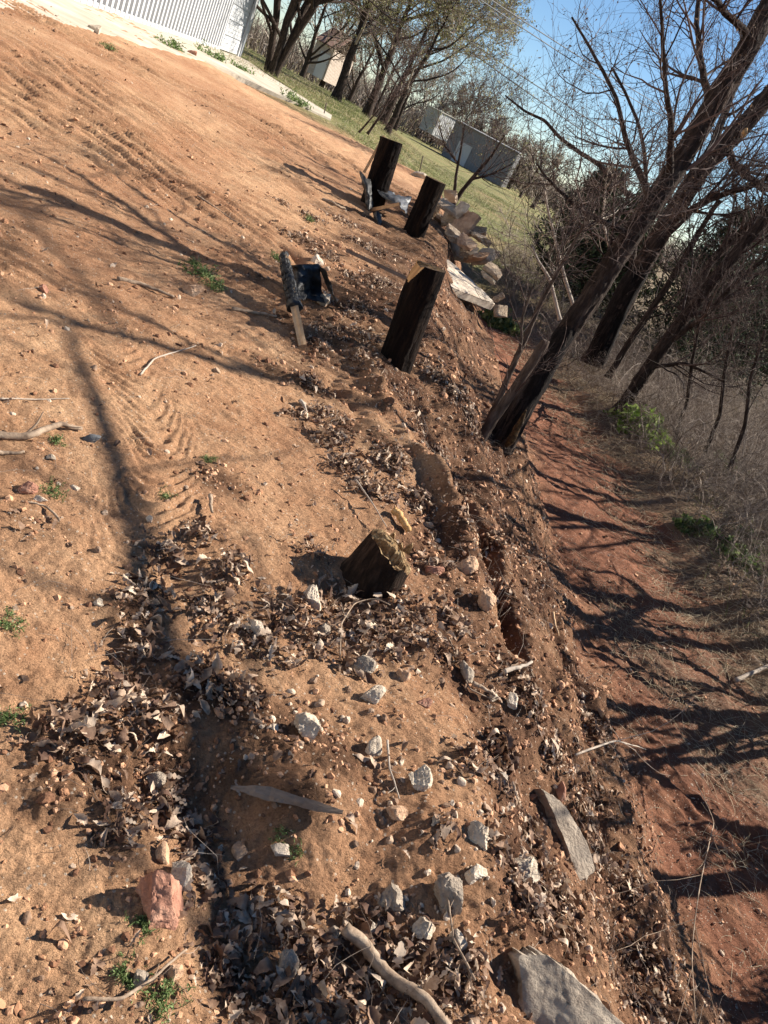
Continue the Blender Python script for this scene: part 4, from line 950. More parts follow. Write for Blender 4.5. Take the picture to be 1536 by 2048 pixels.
# ---------------------------------------------------------------- trees close by
def limb(pts, Y, wpx):
    """pixel path + depths -> points and radii; wpx widths"""
    n = len(pts); Ys = np.broadcast_to(Y, (n,)) if np.size(Y) == 1 else np.array(Y)
    P = np.array([at(px, py, y_) for (px, py), y_ in zip(pts, Ys)])
    W = np.interp(np.linspace(0, 1, n), np.linspace(0, 1, len(wpx)), wpx)
    R = np.array([w_ * np.linalg.norm(p - EYE) / F / 2 for w_, p in zip(W, P)])
    return P, R
def tree(name, label, trunks, limbs, twigs=(9, 8, 5), lens=(1.6, .7, .3), leaf=None, mat='bark', tm='twigdark', group=None, seed=0, cat='tree', sides=22, auto=0, autolen=2.0, trop=(0, 0, .08), leafsize=.02, leafn=3, rough=.16, charred=None, minr=.0016, base=None):
    r = np.random.default_rng(seed)
    tp = [limb(*t) for t in trunks]; lp = [limb(*t) for t in limbs]
    root = empty(name, tp[0][0][0] if base is None else base, label, cat, group)
    mb = MB(); allP = []; allR = []
    for k, (P, R) in enumerate(tp):
        KK = 260 if sides >= 20 else 60
        Q, Rr = resample(P, R, KK); Q = Q + (R.mean() * .10 * r.normal(size=Q.shape)).cumsum(0) * .25 * (60 / KK) ** .5
        if k == 0: nn_ = KK // 12; Rr[:nn_] *= np.linspace(1.3, 1.0, nn_)
        tubes(mb, Q, Rr, 48 if sides >= 20 else sides, cap=True, rough=rough, seed=seed + k, furrow=.10 if sides >= 20 else 0)
        Qs, Rs_ = resample(Q, Rr, 16); allP.append(Qs); allR.append(Rs_)
    for k, (P, R) in enumerate(lp):
        Q, Rr = resample(P, R, 16); Q[1:] += (R.mean() * .5 * r.normal(size=(15, 3))).cumsum(0) * .5
        tubes(mb, Q, Rr, 9, rough=.1, seed=seed + 30 + k); allP.append(Q); allR.append(Rr)
    mb.build('trunk', M[mat], root)
    P0 = np.array(allP); R0 = np.array(allR); NT = len(tp)
    mc = MB(); LP = P0[NT:]; LR = R0[NT:]
    if auto:
        A, AR = grow(P0[:NT], R0[:NT], auto, .35, 1.0, 42, autolen, 16, .10, trop, .24, r)
        tubes(mc, A, AR, 6, tint=r.random(len(A)))
        LP = np.concatenate([LP, A]) if len(LP) else A; LR = np.concatenate([LR, AR]) if len(LR) else AR
    B, BR = grow(LP, LR, twigs[0], .12, 1.0, 45, lens[0], 8, .13, trop, .45, r, minr=minr * 2)
    tubes(mc, B, BR, 5, tint=r.random(len(B)))
    C_, CR_ = grow(B, BR, twigs[1], .15, 1.0, 42, lens[1], 6, .15, trop, .5, r, minr=minr * 1.2)
    tubes(mc, C_, CR_, 4, tint=r.random(len(C_)))
    D_, DR_ = grow(C_, CR_, twigs[2], .15, 1.0, 40, lens[2], 4, .18, (0, 0, 0), .6, r, minr=minr)
    tubes(mc, D_, DR_, 3, tint=r.random(len(D_)))
    mc.build('branches', M[tm], root)
    if leaf:
        n = int(len(D_) * leafn); i = r.integers(0, len(D_), n); j = r.integers(1, 4, n)
        Cc = D_[i, j] + leafsize * .8 * r.normal(size=(n, 3)); ml = MB(); leafcards(ml, Cc, leafsize, rng=r, asp=.45); ml.build('leaves', M[leaf], root)
    return root
# big pair of trunks by the trail
gT1 = hit(1000, 885); Y1 = gT1[1]
tree('bare_tree', 'tall bare tree with a thick trunk, nearest to the red trail, blackened at its foot', [([(996,893),(1040,815),(1110,700),(1185,590),(1262,470),(1340,350),(1420,215),(1500,80),(1560,-30)], [Y1, Y1, Y1 + .1, Y1 + .2, Y1 + .3, Y1 + .4, Y1 + .5, Y1 + .6, Y1 + .7], [48, 46, 42, 41, 40, 37, 35, 33])],
 [([(1262,470),(1180,430),(1130,395),(1075,330),(1010,190)][:4], [Y1 + .3, Y1 + .1, Y1 - .1, Y1 - .2], [11, 8, 6, 3]),
  ([(1300,400),(1260,300),(1240,200),(1185,90),(1150,30)], [Y1 + .3, Y1 + .7, Y1 + 1, Y1 + 1.2, Y1 + 1.5], [14, 10, 7, 5, 3]),
  ([(1340,345),(1345,240),(1330,120),(1325,0)], [Y1 + .3, Y1, Y1 - .1, Y1 - .3], [13, 10, 7, 5]),
  ([(1420,215),(1400,120),(1390,30),(1400,-60)], [Y1 + .5, Y1 + .9, Y1 + 1.2, Y1 + 1.5], [14, 10, 8, 6]),
  ([(1500,80),(1440,20),(1400,-40)], [Y1 + .6, Y1 + .3, Y1], [12, 9, 7])],
 twigs=(11, 7, 4), lens=(.9, .42, .17), leaf='brownleaf', leafsize=.011, leafn=.8, seed=3, auto=3, autolen=1.2, minr=.0013, rough=.11)
mb = MB(); Pc, Rc = limb([(999,893),(1030,832),(1075,757),(1130,670),(1172,610)], [Y1, Y1, Y1 + .04, Y1 + .12, Y1 + .2], [56, 49, 45, 41, 18]); Q_, R_2 = resample(Pc, Rc, 40)
tubes(mb, Q_, R_2, 26, rough=.2, seed=5)
T1 = [o for o in bpy.data.objects if o.name == 'bare_tree'][0]
mb.build('charred_bark', M['char'], T1)
mb = MB(); Pc, Rc = limb([(1012,893),(1022,880),(1040,845),(1052,820)], Y1 - .20, [8, 18, 10, 3]); Q_, R_2 = resample(Pc, Rc, 30); tubes(mb, Q_, R_2, 16, rough=.5, seed=6, cap=True)
mb.build('bark_wound', M['posttop'], T1)
gs = hit(962, 880)
tree('broken_stem', 'broken-off slanting stem ending in a blunt top, left of the tallest trunk', [([(955,890),(985,840),(1030,775),(1070,715),(1092,680)], gs[1] - .1, [22, 20, 19, 20, 17])], [], mat='barkmid', seed=8, sides=19, rough=.08, auto=3, autolen=.5, twigs=(3, 3, 2), lens=(.3, .2, .1), cat='dead tree')
tree('thin_stem', 'thin forked stem rising beside the broken-off slanting stem', [([(960,880),(1010,770),(1045,690),(1080,610),(1130,520),(1180,430)], gs[1] + .3, [12, 12, 11, 9, 7, 5])], [([(1040,700),(1045,640),(1070,570)], gs[1] + .2, [7, 5, 3])], mat='barkmid', seed=9, twigs=(8, 5, 4), lens=(.6, .3, .15), auto=5, autolen=.8, cat='dead tree')
g2 = hit(1190, 730)[1]; g2 = min(g2, 13.5)
tree('bare_tree', 'dark bare tree with a yellow wound high on its trunk, behind the tallest one', [([(1185,730),(1215,660),(1265,560),(1330,450),(1400,340),(1450,285),(1500,230),(1570,150)], g2, [40, 38, 36, 34, 32, 30, 28, 26])],
 [([(1400,340),(1440,250),(1480,150),(1536,40)], [g2, g2 + .3, g2 + .8, g2 + 1.2], [17, 12, 9, 6]), ([(1265,560),(1270,480),(1300,380),(1290,260),(1230,140)], [g2, g2 + .4, g2 + .7, g2 + 1, g2 + 1.4], [13, 10, 8, 6, 4]),
  ([(1330,450),(1420,400),(1500,380),(1580,330)], [g2, g2 - .4, g2 - .7, g2 - 1], [14, 11, 9, 6]), ([(1360,620),(1420,530),(1480,470),(1560,390)], g2, [16, 15, 13, 11]), ([(1450,285),(1470,340),(1536,390),(1600,420)], g2, [14, 12, 9, 6])],
 twigs=(10, 6, 4), lens=(1.2, .55, .22), seed=13, auto=5, autolen=1.8, leaf='brownleaf', leafsize=.014, leafn=.5, mat='bark', minr=.0016, rough=.11)
T2 = [o for o in bpy.data.objects if o.name.startswith('bare_tree.')][-1]
mb = MB(); Pc, Rc = limb([(1483,276),(1488,266),(1494,256)], g2 - .13, [4, 10, 4]); tubes(mb, Pc, Rc, 12, cap=True, rough=.3, seed=2); mb.build('bark_wound', M['wood'], T2)
mb = MB(); Pc, Rc = limb([(1187,726),(1215,662),(1265,562),(1320,470)], g2 - .01, [42, 40, 37, 22]); Q_, R_2 = resample(Pc, Rc, 40); tubes(mb, Q_, R_2, 26, rough=.2, seed=15); mb.build('charred_bark', M['char'], T2)
g3 = min(hit(1240, 825)[1], 13.0)
tree('bare_tree', 'slender dark trunk leaning hard right above the bright green clump', [([(1236,828),(1275,765),(1330,690),(1390,610),(1450,535),(1540,430)], g3, [25, 24, 23, 22, 21, 19])], [([(1330,690),(1400,640),(1480,560),(1560,500)], [g3, g3 - .2, g3 - .4, g3 - .6], [12, 10, 8, 6]), ([(1300,735),(1370,725),(1450,760)], [g3, g3 - .3, g3 - .5], [8, 6, 4])],
 twigs=(9, 7, 4), lens=(1.1, .5, .2), seed=17, auto=6, autolen=1.6, minr=.002)
tree('bare_tree', 'thin dark trunk standing between the two thick leaning ones', [([(1215,755),(1262,680),(1330,580),(1390,480),(1440,400)], g3 + 1.0, [12, 12, 11, 10, 8])], [], twigs=(8, 6, 4), lens=(1.0, .5, .2), seed=18, auto=8, autolen=1.5, minr=.002)
for k, (pts, yy, lab) in enumerate([([(1350,875),(1375,800),(1385,720),(1400,640)], 12.0, 'thin stem standing in brush beyond the trail, nearest the green clump'), ([(1410,905),(1440,830),(1450,740),(1470,640)], 11.5, 'thin curved stem in brush beyond the trail, second from the green clump'), ([(1460,935),(1490,850),(1500,760),(1530,660)], 10.5, 'thin stem near the right edge in brush beyond the trail')]):
    tree('sapling', lab, [(pts, yy, [8, 7, 6, 5])], [], twigs=(5, 5, 3), lens=(.7, .35, .15), seed=40 + k, auto=7, autolen=1.1, group='saplings in the brush', cat='sapling', minr=.0018, sides=8)
# overhanging limb from the left side of sky
tree('dead_limb', 'long bare limb reaching left across the sky from the thicket', [([(1262,395),(1200,330),(1160,305),(1120,275),(1090,240),(1050,222),(1010,190)], 11.0, [9, 8, 7, 6, 5, 4, 2.5])], [], twigs=(7, 4, 2), lens=(.5, .3, .12), seed=23, auto=4, autolen=.6, cat='branch', minr=.0018, sides=9)
# bleached dead shrubs
for k, (pts, lab) in enumerate([([(1155,640),(1130,560),(1110,480),(1095,420),(1088,380)], 'bleached dead shrub rising left of the tallest trunk'), ([(1150,620),(1200,560),(1225,520),(1205,440),(1212,380)], 'bleached dead shrub with crooked forks in front of the tallest trunk'), ([(1120,640),(1100,560),(1075,520),(1062,490)], 'small bleached dead shrub at the edge of the field')]):
    tree('dead_shrub', lab, [(pts, 10.5 - .4 * k, [7, 7, 5, 4, 3])], [], mat='deadwood', tm='deadwood', twigs=(4, 4, 2), lens=(.40, .25, .10), seed=60 + k, auto=5, autolen=.55, group='bleached dead shrubs', cat='shrub', minr=.0022, sides=9, trop=(0, 0, .02), rough=.1)
# small bare tree in the field behind the rubble
gf = 19.0
tree('bare_tree', 'small leafless tree forked low, standing in front of the grey shed', [([(905,412),(925,380),(955,345),(985,310),(1010,270)], gf, [9, 8, 7, 5, 3]), ([(907,408),(912,350),(922,300),(930,250)], gf, [7, 5, 4, 2])], [([(940,360),(975,350),(1020,330)], gf, [5, 4, 2]), ([(918,330),(890,290),(880,250)], gf, [4, 3, 2])], twigs=(7, 5, 3), lens=(1.0, .5, .25), seed=71, auto=5, autolen=1.6, leaf='bud', leafsize=.025, leafn=.8, minr=.0026, sides=10)
tree('sapling', 'thin leafless sapling at the lawn edge left of the farthest post', [([(718,265),(740,240),(762,215)], 21, [4, 3, 2])], [], twigs=(4, 4, 3), lens=(.6, .4, .2), seed=72, auto=5, autolen=.9, cat='sapling', minr=.003, sides=6, group='saplings at the lawn edge')
tree('sapling', 'thin leafless sapling just right of its twin at the lawn edge', [([(735,268),(765,225),(785,180),(800,150)], 22, [5, 4, 3, 2])], [], twigs=(5, 5, 3), lens=(.9, .5, .2), seed=73, auto=6, autolen=1.3, cat='sapling', minr=.0035, sides=6, group='saplings at the lawn edge')

def shade(name, label, x0, y0, h, lean, seed, n=(8, 7, 5), low=.15):
    r = np.random.default_rng(seed); z = float(H(np.array([x0]), np.array([y0]))[0]); b = np.array([x0, y0, z - .1])
    root = empty(name, b, label, 'tree', 'bare trees standing beyond the trail')
    P = np.array([b, b + [lean[0] * h * .5, lean[1] * h * .5, h * .5], b + [lean[0] * h, lean[1] * h, h]]); Q, R = resample(P, [.085, .065, .03], 16)
    mb = MB(); tubes(mb, Q, R, 14, rough=.12, seed=seed)
    A, AR = grow(Q[None], R[None], n[0] + 5, low, 1, 46, h * (.40 if low > .1 else .55), 14, .10, (0, 0, .05), .62, r); tubes(mb, A, AR, 7); mb.build('trunk', M['bark'], root)
    mc = MB(); B, BR = grow(A, AR, n[1] + 2, .15, 1, 45, h * .17, 8, .14, (0, 0, .04), .6, r, minr=.006); tubes(mc, B, BR, 4)
    C_, CR_ = grow(B, BR, n[2], .2, 1, 45, h * .06, 5, .16, (0, 0, 0), .5, r, minr=.002); tubes(mc, C_, CR_, 3); mc.build('branches', M['twigdark'], root)
shade('bare_tree', 'bare tree by the trail off to the right, leaning over the dry grass', 5.4, 7.6, 7.0, (-.10, .0), 82)
for q_, (sx, sy, sh) in enumerate(((4.3, 4.5, 3.0), (4.5, 6.1, 3.6), (4.7, 7.9, 4.0), (4.2, 3.3, 2.6))):
    shade('bare_shrub', ['bare shrub off to the right beside the dry grass', 'taller bare shrub off to the right, beyond the dry grass', 'tallest bare shrub off to the right, by the bend of the trail', 'smallest bare shrub off to the right, nearest the viewer'][q_], sx, sy, sh, (.0, .0), 91 + q_, n=(8, 8, 4), low=.03)
shade('bare_tree', 'bare tree off to the right where the trail bends', 5.2, 9.8, 6.0, (-.05, -.05), 86)
shade('bare_tree', 'second bare tree off to the right past the bend of the trail', 6.4, 11.5, 7.0, (-.08, -.05), 88)

def overhang():
    r = np.random.default_rng(515); b = np.array([5.2, 1.7, float(H(np.array([5.2]), np.array([1.7]))[0]) - .1])
    root = empty('bare_tree', b, 'bare tree off to the right whose long limb reaches forward along the trail', 'tree', 'bare trees standing beyond the trail')
    P = np.array([b, [5.2, 2.0, 1.2], [5.0, 2.6, 3.4], [4.05, 4.45, 4.0], [3.5, 5.5, 4.1], [3.05, 6.3, 4.4]]); Q, R = resample(P, [.10, .085, .065, .042, .03, .012], 30)
    Q[8:] += (.02 * r.normal(size=(22, 3))).cumsum(0) * .6
    mb = MB(); tubes(mb, Q, R, 14, rough=.12, seed=4); mb.build('trunk', M['bark'], root)
    mc = MB(); A, AR = grow(Q[None], R[None], 7, .4, 1, 48, 1.3, 10, .14, (0, 0, .05), .35, r, minr=.009); tubes(mc, A, AR, 6)
    B, BR = grow(A, AR, 7, .2, 1, 45, .6, 6, .15, (0, 0, 0), .5, r, minr=.004); tubes(mc, B, BR, 4); mc.build('branches', M['twigdark'], root)
overhang()

# brush thicket: a tangled mass
def thicket(name, label, mat, n, region, hts, seed, rad=.0035, K=9, lean=(0, 0), minY=9):
    r = np.random.default_rng(seed); x = r.uniform(region[0], region[1], n); y = r.uniform(region[2], region[3], n)
    ok = rgt(x, y) > .35 + .5 * r.random(n); ok |= (y > 17.5) & (x > -.5 - (y - 17) * .03 + .3 * r.random(n)); x, y = x[ok], y[ok]; N = len(x)
    z = H(x, y); L = r.uniform(*hts, N) * np.clip(.55 + .06 * (y - 5), .4, 1.1) * np.where((y > 16.5) & (x < 4), .6, 1); d = unit(np.stack([r.normal(0, .45, N) + lean[0], r.normal(0, .45, N) + lean[1], np.ones(N)], -1)); P = np.zeros((N, K, 3)); P[:, 0] = np.stack([x, y, z - .03], -1)
    for q in range(1, K):
        P[:, q] = P[:, q - 1] + d * (L / (K - 1))[:, None]; d = unit(d + .30 * r.normal(size=(N, 3)) + np.array([0, 0, -.12 * q / 3]))
    P[:, 1:, 2] = np.maximum(P[:, 1:, 2], z[:, None] + .02)
    R = (rad * r.uniform(.5, 1.3, N))[:, None] * np.linspace(1, .35, K)[None]
    mb = MB(); tubes(mb, P, R, 3, tint=r.random(N) * .8)
    B, BR = grow(P, R, 5, .2, 1, 50, .4, 5, .25, (0, 0, -.02), .65, r, minr=.0014); tubes(mb, B, BR, 3, tint=r.random(len(B)))
    B2, BR2 = grow(B, BR, 2, .2, 1, 50, .2, 4, .25, (0, 0, 0), .7, r, minr=.0013); tubes(mb, B2, BR2, 3, tint=r.random(len(B2)))
    return tag(mb.build(name, M[mat]), label, 'brush', kind='stuff')
thicket('brush_thicket', 'dense tangled grey-brown brush beyond the trail', 'twig', 7500, (-1, 15, 7.5, 24), (.7, 2.1), 5, .005)
thicket('low_brambles', 'low rusty brambles along the far side of the trail', 'twig', 4800, (1.5, 9, 4.5, 16), (.3, 1.0), 6, .0035)
strands('green_ground_cover', 'greengrass', 'patchy green grass under the brush', 9000, lambda m, x, y: ss(.2, 1.0, rgt(x, y)) * ss(.0, .35, fbm(x * .8, y * .8, 2, 123)), (.10, .30), 14, .3, .0016, 18, 4)

# ---------------------------------------------------------------- cedars
def cedar(label, cx, cy, zb, h, rw, seed, n=9000, group='dark evergreens behind the thicket'):
    r = np.random.default_rng(seed); root = empty('cedar_tree', (cx, cy, zb), label, 'tree', group)
    mb = MB(); P = np.array([[cx, cy, zb - .1], [cx + .05, cy, zb + h * .5], [cx, cy, zb + h * .97]]); Q, R = resample(P, [.14, .08, .02], 20); tubes(mb, Q, R, 10, rough=.15, seed=seed); mb.build('trunk', M['bark'], root)
    nb = 170; t = r.uniform(.06, .98, nb); a = r.uniform(0, 6.28, nb); Lb = rw * (1 - t) ** .7 * r.uniform(.65, 1.2, nb) + .12
    K = 6; P = np.zeros((nb, K, 3)); P[:, 0] = np.stack([np.full(nb, cx), np.full(nb, cy), zb + h * t], -1); d = unit(np.stack([np.cos(a), np.sin(a), r.uniform(.1, .9, nb)], -1))
    for q in range(1, K): P[:, q] = P[:, q - 1] + d * (Lb / (K - 1))[:, None]; d = unit(d + .15 * r.normal(size=(nb, 3)) + [0, 0, .05])
    m2 = MB(); tubes(m2, P, np.full((nb, K), .012), 3); 
    B, BR = grow(P, np.full((nb, K), .01), 14, .15, 1, 45, .35, 4, .15, (0, 0, .1), .5, r); tubes(m2, B, BR, 3); m2.build('branches', M['bark'], root)
    i = r.integers(0, len(B), n); j = r.integers(0, 3, n); f = r.random((n, 1)); C = B[i, j] * (1 - f) + B[i, j + 1] * f + .035 * r.normal(size=(n, 3))
    ml = MB(); leafcards(ml, C, .055, rng=r, asp=.28); ml.build('foliage', M['cedar'], root)
def cz(px, py, Y): return at(px, py, Y)
for k, (px, py, Y, rw, tpx, lab) in enumerate([(1130,560,21,1.3,(1205,340),'dark evergreen left of the tallest trunk, pointed at the top'),(1180,600,19,1.6,(1300,400),'dark evergreen seen between the two thick trunks'),(1360,720,18,2.0,(1500,420),'dark evergreen behind the leaning slender trunk'),(1440,760,20,2.0,(1600,520),'dark evergreen at the right edge of the view')]):
    b = at(px, py, Y); zb = float(H(np.array([b[0]]), np.array([Y]))[0]); t = at(*tpx, Y)
    cedar(lab, (b[0] + t[0]) / 2, Y, zb, t[2] - zb, rw, 200 + k, n=16000)

# ---------------------------------------------------------------- buildings
def box(mb, p, ax, ay, az_, mi=0):
    p = np.array(p, float); V = [p + ax * i + ay * j + az_ * k for k in (0, 1) for j in (0, 1) for i in (0, 1)]
    mb.add(V, [[0, 2, 3, 1], [4, 5, 7, 6], [0, 1, 5, 4], [1, 3, 7, 5], [3, 2, 6, 7], [2, 0, 4, 6]], None, mi)
c1 = at_z(481, 114, ZB); c0 = at_z(150, 0, ZB); wd = unit((c1 - c0) * [1, 1, 0]); nout = np.array([wd[1], -wd[0], 0]); 
Lw = np.linalg.norm((c1 - c0)[:2]); ZV = np.array([0, 0, 1.0])
wall0 = c1 - wd * 40; HT = 4.6
root = empty('metal_garage', c1, 'white ribbed steel garage with a roll-up door at its near corner', 'building')
def ribbed(mb, a, b, z0, z1, nrm, pitch=.34, depth=.062):
    d = unit(b - a); L = np.linalg.norm(b - a); n = int(L / pitch); prof = []
    for k in range(n):
        s0 = k * pitch; prof += [(s0, 0), (s0 + pitch * .42, 0), (s0 + pitch * .48, depth), (s0 + pitch * .86, depth), (s0 + pitch * .92, 0)]
    prof.append((L, 0)); prof = [q for q in prof if q[0] <= L]
    P = np.array([a + d * s + nrm * t for s, t in prof]); n = len(P)
    V = np.concatenate([P + ZV * z0, P + ZV * z1]); Q = [[i, i + 1, i + 1 + n, i + n] for i in range(n - 1)]
    mb.add(V, Q)
DO = 1.05; dw0 = c1 - wd * 4.1; dw1 = c1 - wd * .95   # door span along wall
base_pt = lambda s: c1 - wd * s
mb = MB(); ribbed(mb, base_pt(40), base_pt(4.15), 0, HT, nout); mb.build('wall', M['whitemetal'], root, smooth=False)
mb = MB(); ribbed(mb, base_pt(.55), base_pt(0), 0, HT, nout, .18, .028); mb.build('wall', M['whitemetal'], root, smooth=False)
mb = MB(); ribbed(mb, base_pt(0), base_pt(0) - nout * 12, 0, HT, wd); mb.build('wall', M['whitemetal'], root, smooth=False)
mb = MB(); box(mb, base_pt(4.15), wd * 3.6, -nout * .05, ZV * (HT - 3.0)); mb.V[0] += ZV * 3.0; mb.build('wall', M['whitemetal'], root, smooth=False)
for s0, s1 in ((4.17, 4.05), (.80, .50)):
    mb = MB(); box(mb, base_pt(s0), wd * (s0 - s1), nout * .05, ZV * 3.1); mb.build('door_frame', M['whitemetal'], root, smooth=False)
door = MB()
for k in range(6):
    z0 = .03 + k * .5
    for q in range(4): box(door, base_pt(4.05) - nout * .04 + ZV * (z0 + q * .12), wd * 3.25, nout * (.02 if q else .03), ZV * .112)
    box(door, base_pt(4.05) - nout * .055 + ZV * z0, wd * 3.25, nout * .01, ZV * .5)
door.build('garage_door', M['whitemetal'], root, smooth=False)
mb = MB(); box(mb, base_pt(40) + nout * .03, wd * 35.8, nout * .02, ZV * .10); mb.build('base_trim', M['whitemetal'], root, smooth=False)
mb = MB(); rr = [base_pt(40.3) + nout * .35, base_pt(-.3) + nout * .35, base_pt(-.3) - nout * 12, base_pt(40.3) - nout * 12]
V = [p + ZV * HT for p in rr[:2]] + [(rr[1] + rr[2]) / 2 + ZV * (HT + 1.6), (rr[0] + rr[3]) / 2 + ZV * (HT + 1.6)] + [rr[2] + ZV * HT, rr[3] + ZV * HT]
mb.add(V + [v + ZV * .05 for v in V], [[0, 1, 2, 3], [3, 2, 4, 5], [6, 9, 8, 7], [9, 11, 10, 8], [0, 6, 7, 1], [4, 10, 11, 5]]); mb.build('roof', M['whitemetal'], root, smooth=False)
# apron: a real slab
front = [(-330,-75),(-120,-28),(0,10),(100,40),(165,55),(250,76),(300,92),(410,122),(500,162),(580,200),(662,238)]
back = [(664,230),(600,190),(530,146),(497,122)]
fp = [at_z(a, b, ZB) for a, b in front]; bp_ = [at_z(a, b, ZB) for a, b in back]
poly = fp + bp_ + [base_pt(-.1) + nout * .0, base_pt(40)]
mb = MB(); n = len(poly); V = [p * [1, 1, 0] + ZV * (ZB - .0) for p in poly] + [p * [1, 1, 0] + ZV * (ZB - .6) for p in poly]
import bmesh
bm = bmesh.new(); vv = [bm.verts.new(v) for v in V[:n]]; vb = [bm.verts.new(v) for v in V[n:]]
bm.faces.new(vv); 
for i in range(n): bm.faces.new([vv[(i + 1) % n], vv[i], vb[i], vb[(i + 1) % n]])
bmesh.ops.triangulate(bm, faces=bm.faces[:]); me = bpy.data.meshes.new('pavement'); bm.to_mesh(me); bm.free(); me.materials.append(M['apron'])
o = bpy.data.objects.new('pavement', me); COL.objects.link(o); o['kind'] = 'structure'

def shed(name, label, a, b, Y, h, depth, mat, roofm, door=None, pitch=.3, litwallmat=None, rise=.02):
    pa, pb = at(*a, Y[0]), at(*b, Y[1]); z0 = min(pa[2], pb[2]) - .1; pa = pa * [1, 1, 0] + ZV * z0; pb = pb * [1, 1, 0] + ZV * z0
    d = unit(pb - pa); L = np.linalg.norm(pb - pa); nn = np.array([d[1], -d[0], 0]); root = empty(name, pa, label, 'building')
    mb = MB(); ribbed(mb, pa, pb, 0, h, nn, pitch, .012); mb.build('wall', M[mat], root, smooth=False)
    mb = MB(); ribbed(mb, pb, pb - nn * depth, 0, h, d, pitch, .03); mb.build('wall', M[litwallmat or mat], root, smooth=False)
    mb = MB(); ribbed(mb, pa - nn * depth, pa, 0, h, -d, pitch, .03); mb.build('wall', M[mat], root, smooth=False)
    q = [pa - d * .15 + nn * .2, pb + d * .15 + nn * .2, pb + d * .15 - nn * (depth + .2), pa - d * .15 - nn * (depth + .2)]
    V = [q[0] + ZV * h, q[1] + ZV * h, (q[1] + q[2]) / 2 + ZV * (h + rise * depth), (q[0] + q[3]) / 2 + ZV * (h + rise * depth), q[2] + ZV * h, q[3] + ZV * h]
    mb = MB(); mb.add(V + [v + ZV * .1 for v in V], [[0, 1, 2, 3], [3, 2, 4, 5], [6, 9, 8, 7], [9, 11, 10, 8], [0, 6, 7, 1], [4, 10, 11, 5], [0, 3, 9, 6], [3, 5, 11, 9], [1, 7, 8, 2], [2, 8, 10, 4]]); mb.build('roof', M[roofm], root, smooth=False)
    if door:
        mb = MB(); box(mb, pa + d * door[0] * L + nn * .035, d * door[1], nn * .04, ZV * door[2]); mb.build('door', M['shedwhite'], root, smooth=False)
    return root
shed('steel_shed', 'long grey steel shed with a white door across the green field', (884,306), (1003,372), (100, 100), 4.0, 9, 'shedmetal', 'shedmetal', (.16, 1.7, 2.3))
shed('storage_container', 'small pale storage building left of the grey shed', (838,254), (864,268), (118, 116.4), 3.0, 5, 'tanmetal', 'tanmetal', pitch=.4, litwallmat='shedwhite')  # right wall coloured paler to stand for the sun on it
shed('brick_house', 'pale brick house with a brown roof glimpsed between the lawn trees', (612,140), (648,158), (75, 75), 2.6, 7, 'brick', 'roof', (.4, .9, 2.0), pitch=.4, rise=.22)

# ---------------------------------------------------------------- background trees
def bgtree(label, px, py, Y, h, spread, seed, trunks=1, leaf='bud', leafn=1.0, tw=.30, lean=(0, 0), tm='twig', n=(9, 8, 7, 4), group='bare trees round the lawn', leafsize=.07, name='bare_tree', mat='bark', minr=None, low=.25):
    b = at(px, py, Y); z = float(H(np.array([b[0]]), np.array([Y]))[0]); b[2] = z - .1; r = np.random.default_rng(seed); minr = minr or .00022 * Y
    root = empty(name, b, label, 'tree', group); mb = MB(); TP, TR = [], []
    for k in range(trunks):
        a = k * 2.4 + seed; l = .28 if trunks > 1 else .06
        P = np.array([b + [.12 * math.cos(a) * (trunks > 1), .12 * math.sin(a) * (trunks > 1), 0], b + [l * .35 * h * math.cos(a) + lean[0] * h * .4, l * .35 * h * math.sin(a) + lean[1] * h * .4, h * .42], b + [l * h * math.cos(a) + lean[0] * h, l * h * math.sin(a) + lean[1] * h, h * .92]])
        Q, R = resample(P, [tw / (1 + .35 * (trunks - 1)), tw * .5, tw * .12], 16); Q[3:] += (.03 * h / 6 * r.normal(size=(13, 3))).cumsum(0); R[0] *= 1.35
        tubes(mb, Q, R, 12, rough=.12, seed=seed + k); TP.append(Q); TR.append(R)
    A, AR = grow(np.array(TP), np.array(TR), n[0], low, .98, 55, spread, 12, .10, (0, 0, .07), .5, r); tubes(mb, A, AR, 7, rough=.05); mb.build('trunk', M[mat], root)
    mc = MB(); P0 = np.concatenate([A, np.stack([resample(p, q, 12)[0] for p, q in zip(TP, TR)])]); R0 = np.concatenate([AR, np.stack([resample(p, q, 12)[1] for p, q in zip(TP, TR)])])
    B, BR = grow(P0, R0, n[1], .25, 1, 45, spread * .42, 7, .13, (0, 0, .05), .5, r, minr=minr * 1.6); tubes(mc, B, BR, 4, tint=r.random(len(B)))
    C_, CR_ = grow(B, BR, n[2], .2, 1, 42, spread * .2, 5, .16, (0, 0, .02), .5, r, minr=minr); tubes(mc, C_, CR_, 3, tint=r.random(len(C_)))
    D_, DR_ = grow(C_, CR_, n[3], .2, 1, 42, spread * .09, 4, .18, (0, 0, 0), .6, r, minr=minr * .8); tubes(mc, D_, DR_, 3, tint=r.random(len(D_)))
    mc.build('branches', M[tm], root)
    if leaf and leafn > 0:
        k = int(len(D_) * leafn); i = r.integers(0, len(D_), k); Cc = D_[i, r.integers(1, 4, k)] + leafsize * r.normal(size=(k, 3)); ml = MB(); leafcards(ml, Cc, leafsize, rng=r); ml.build('leaves', M[leaf], root)
    return root
bgtree('wide dark tree with several leaning trunks beside the garage corner', 545, 140, 34, 11, 7.5, 5, 4, leafn=.8, tw=.28, tm='twigdark', n=(12, 8, 7, 4), low=.12, leafsize=.05)
bgtree('thick-trunked lawn tree with budding yellow-green crown, left of a pair', 672, 198, 46, 12, 5.5, 9, 1, leafn=3.6, tw=.27, n=(13, 9, 8, 4), low=.22)
bgtree('thick-trunked lawn tree with budding yellow-green crown, right of a pair', 738, 216, 50, 12, 6.0, 11, 1, leafn=3.6, tw=.25, n=(13, 9, 8, 4), low=.22)
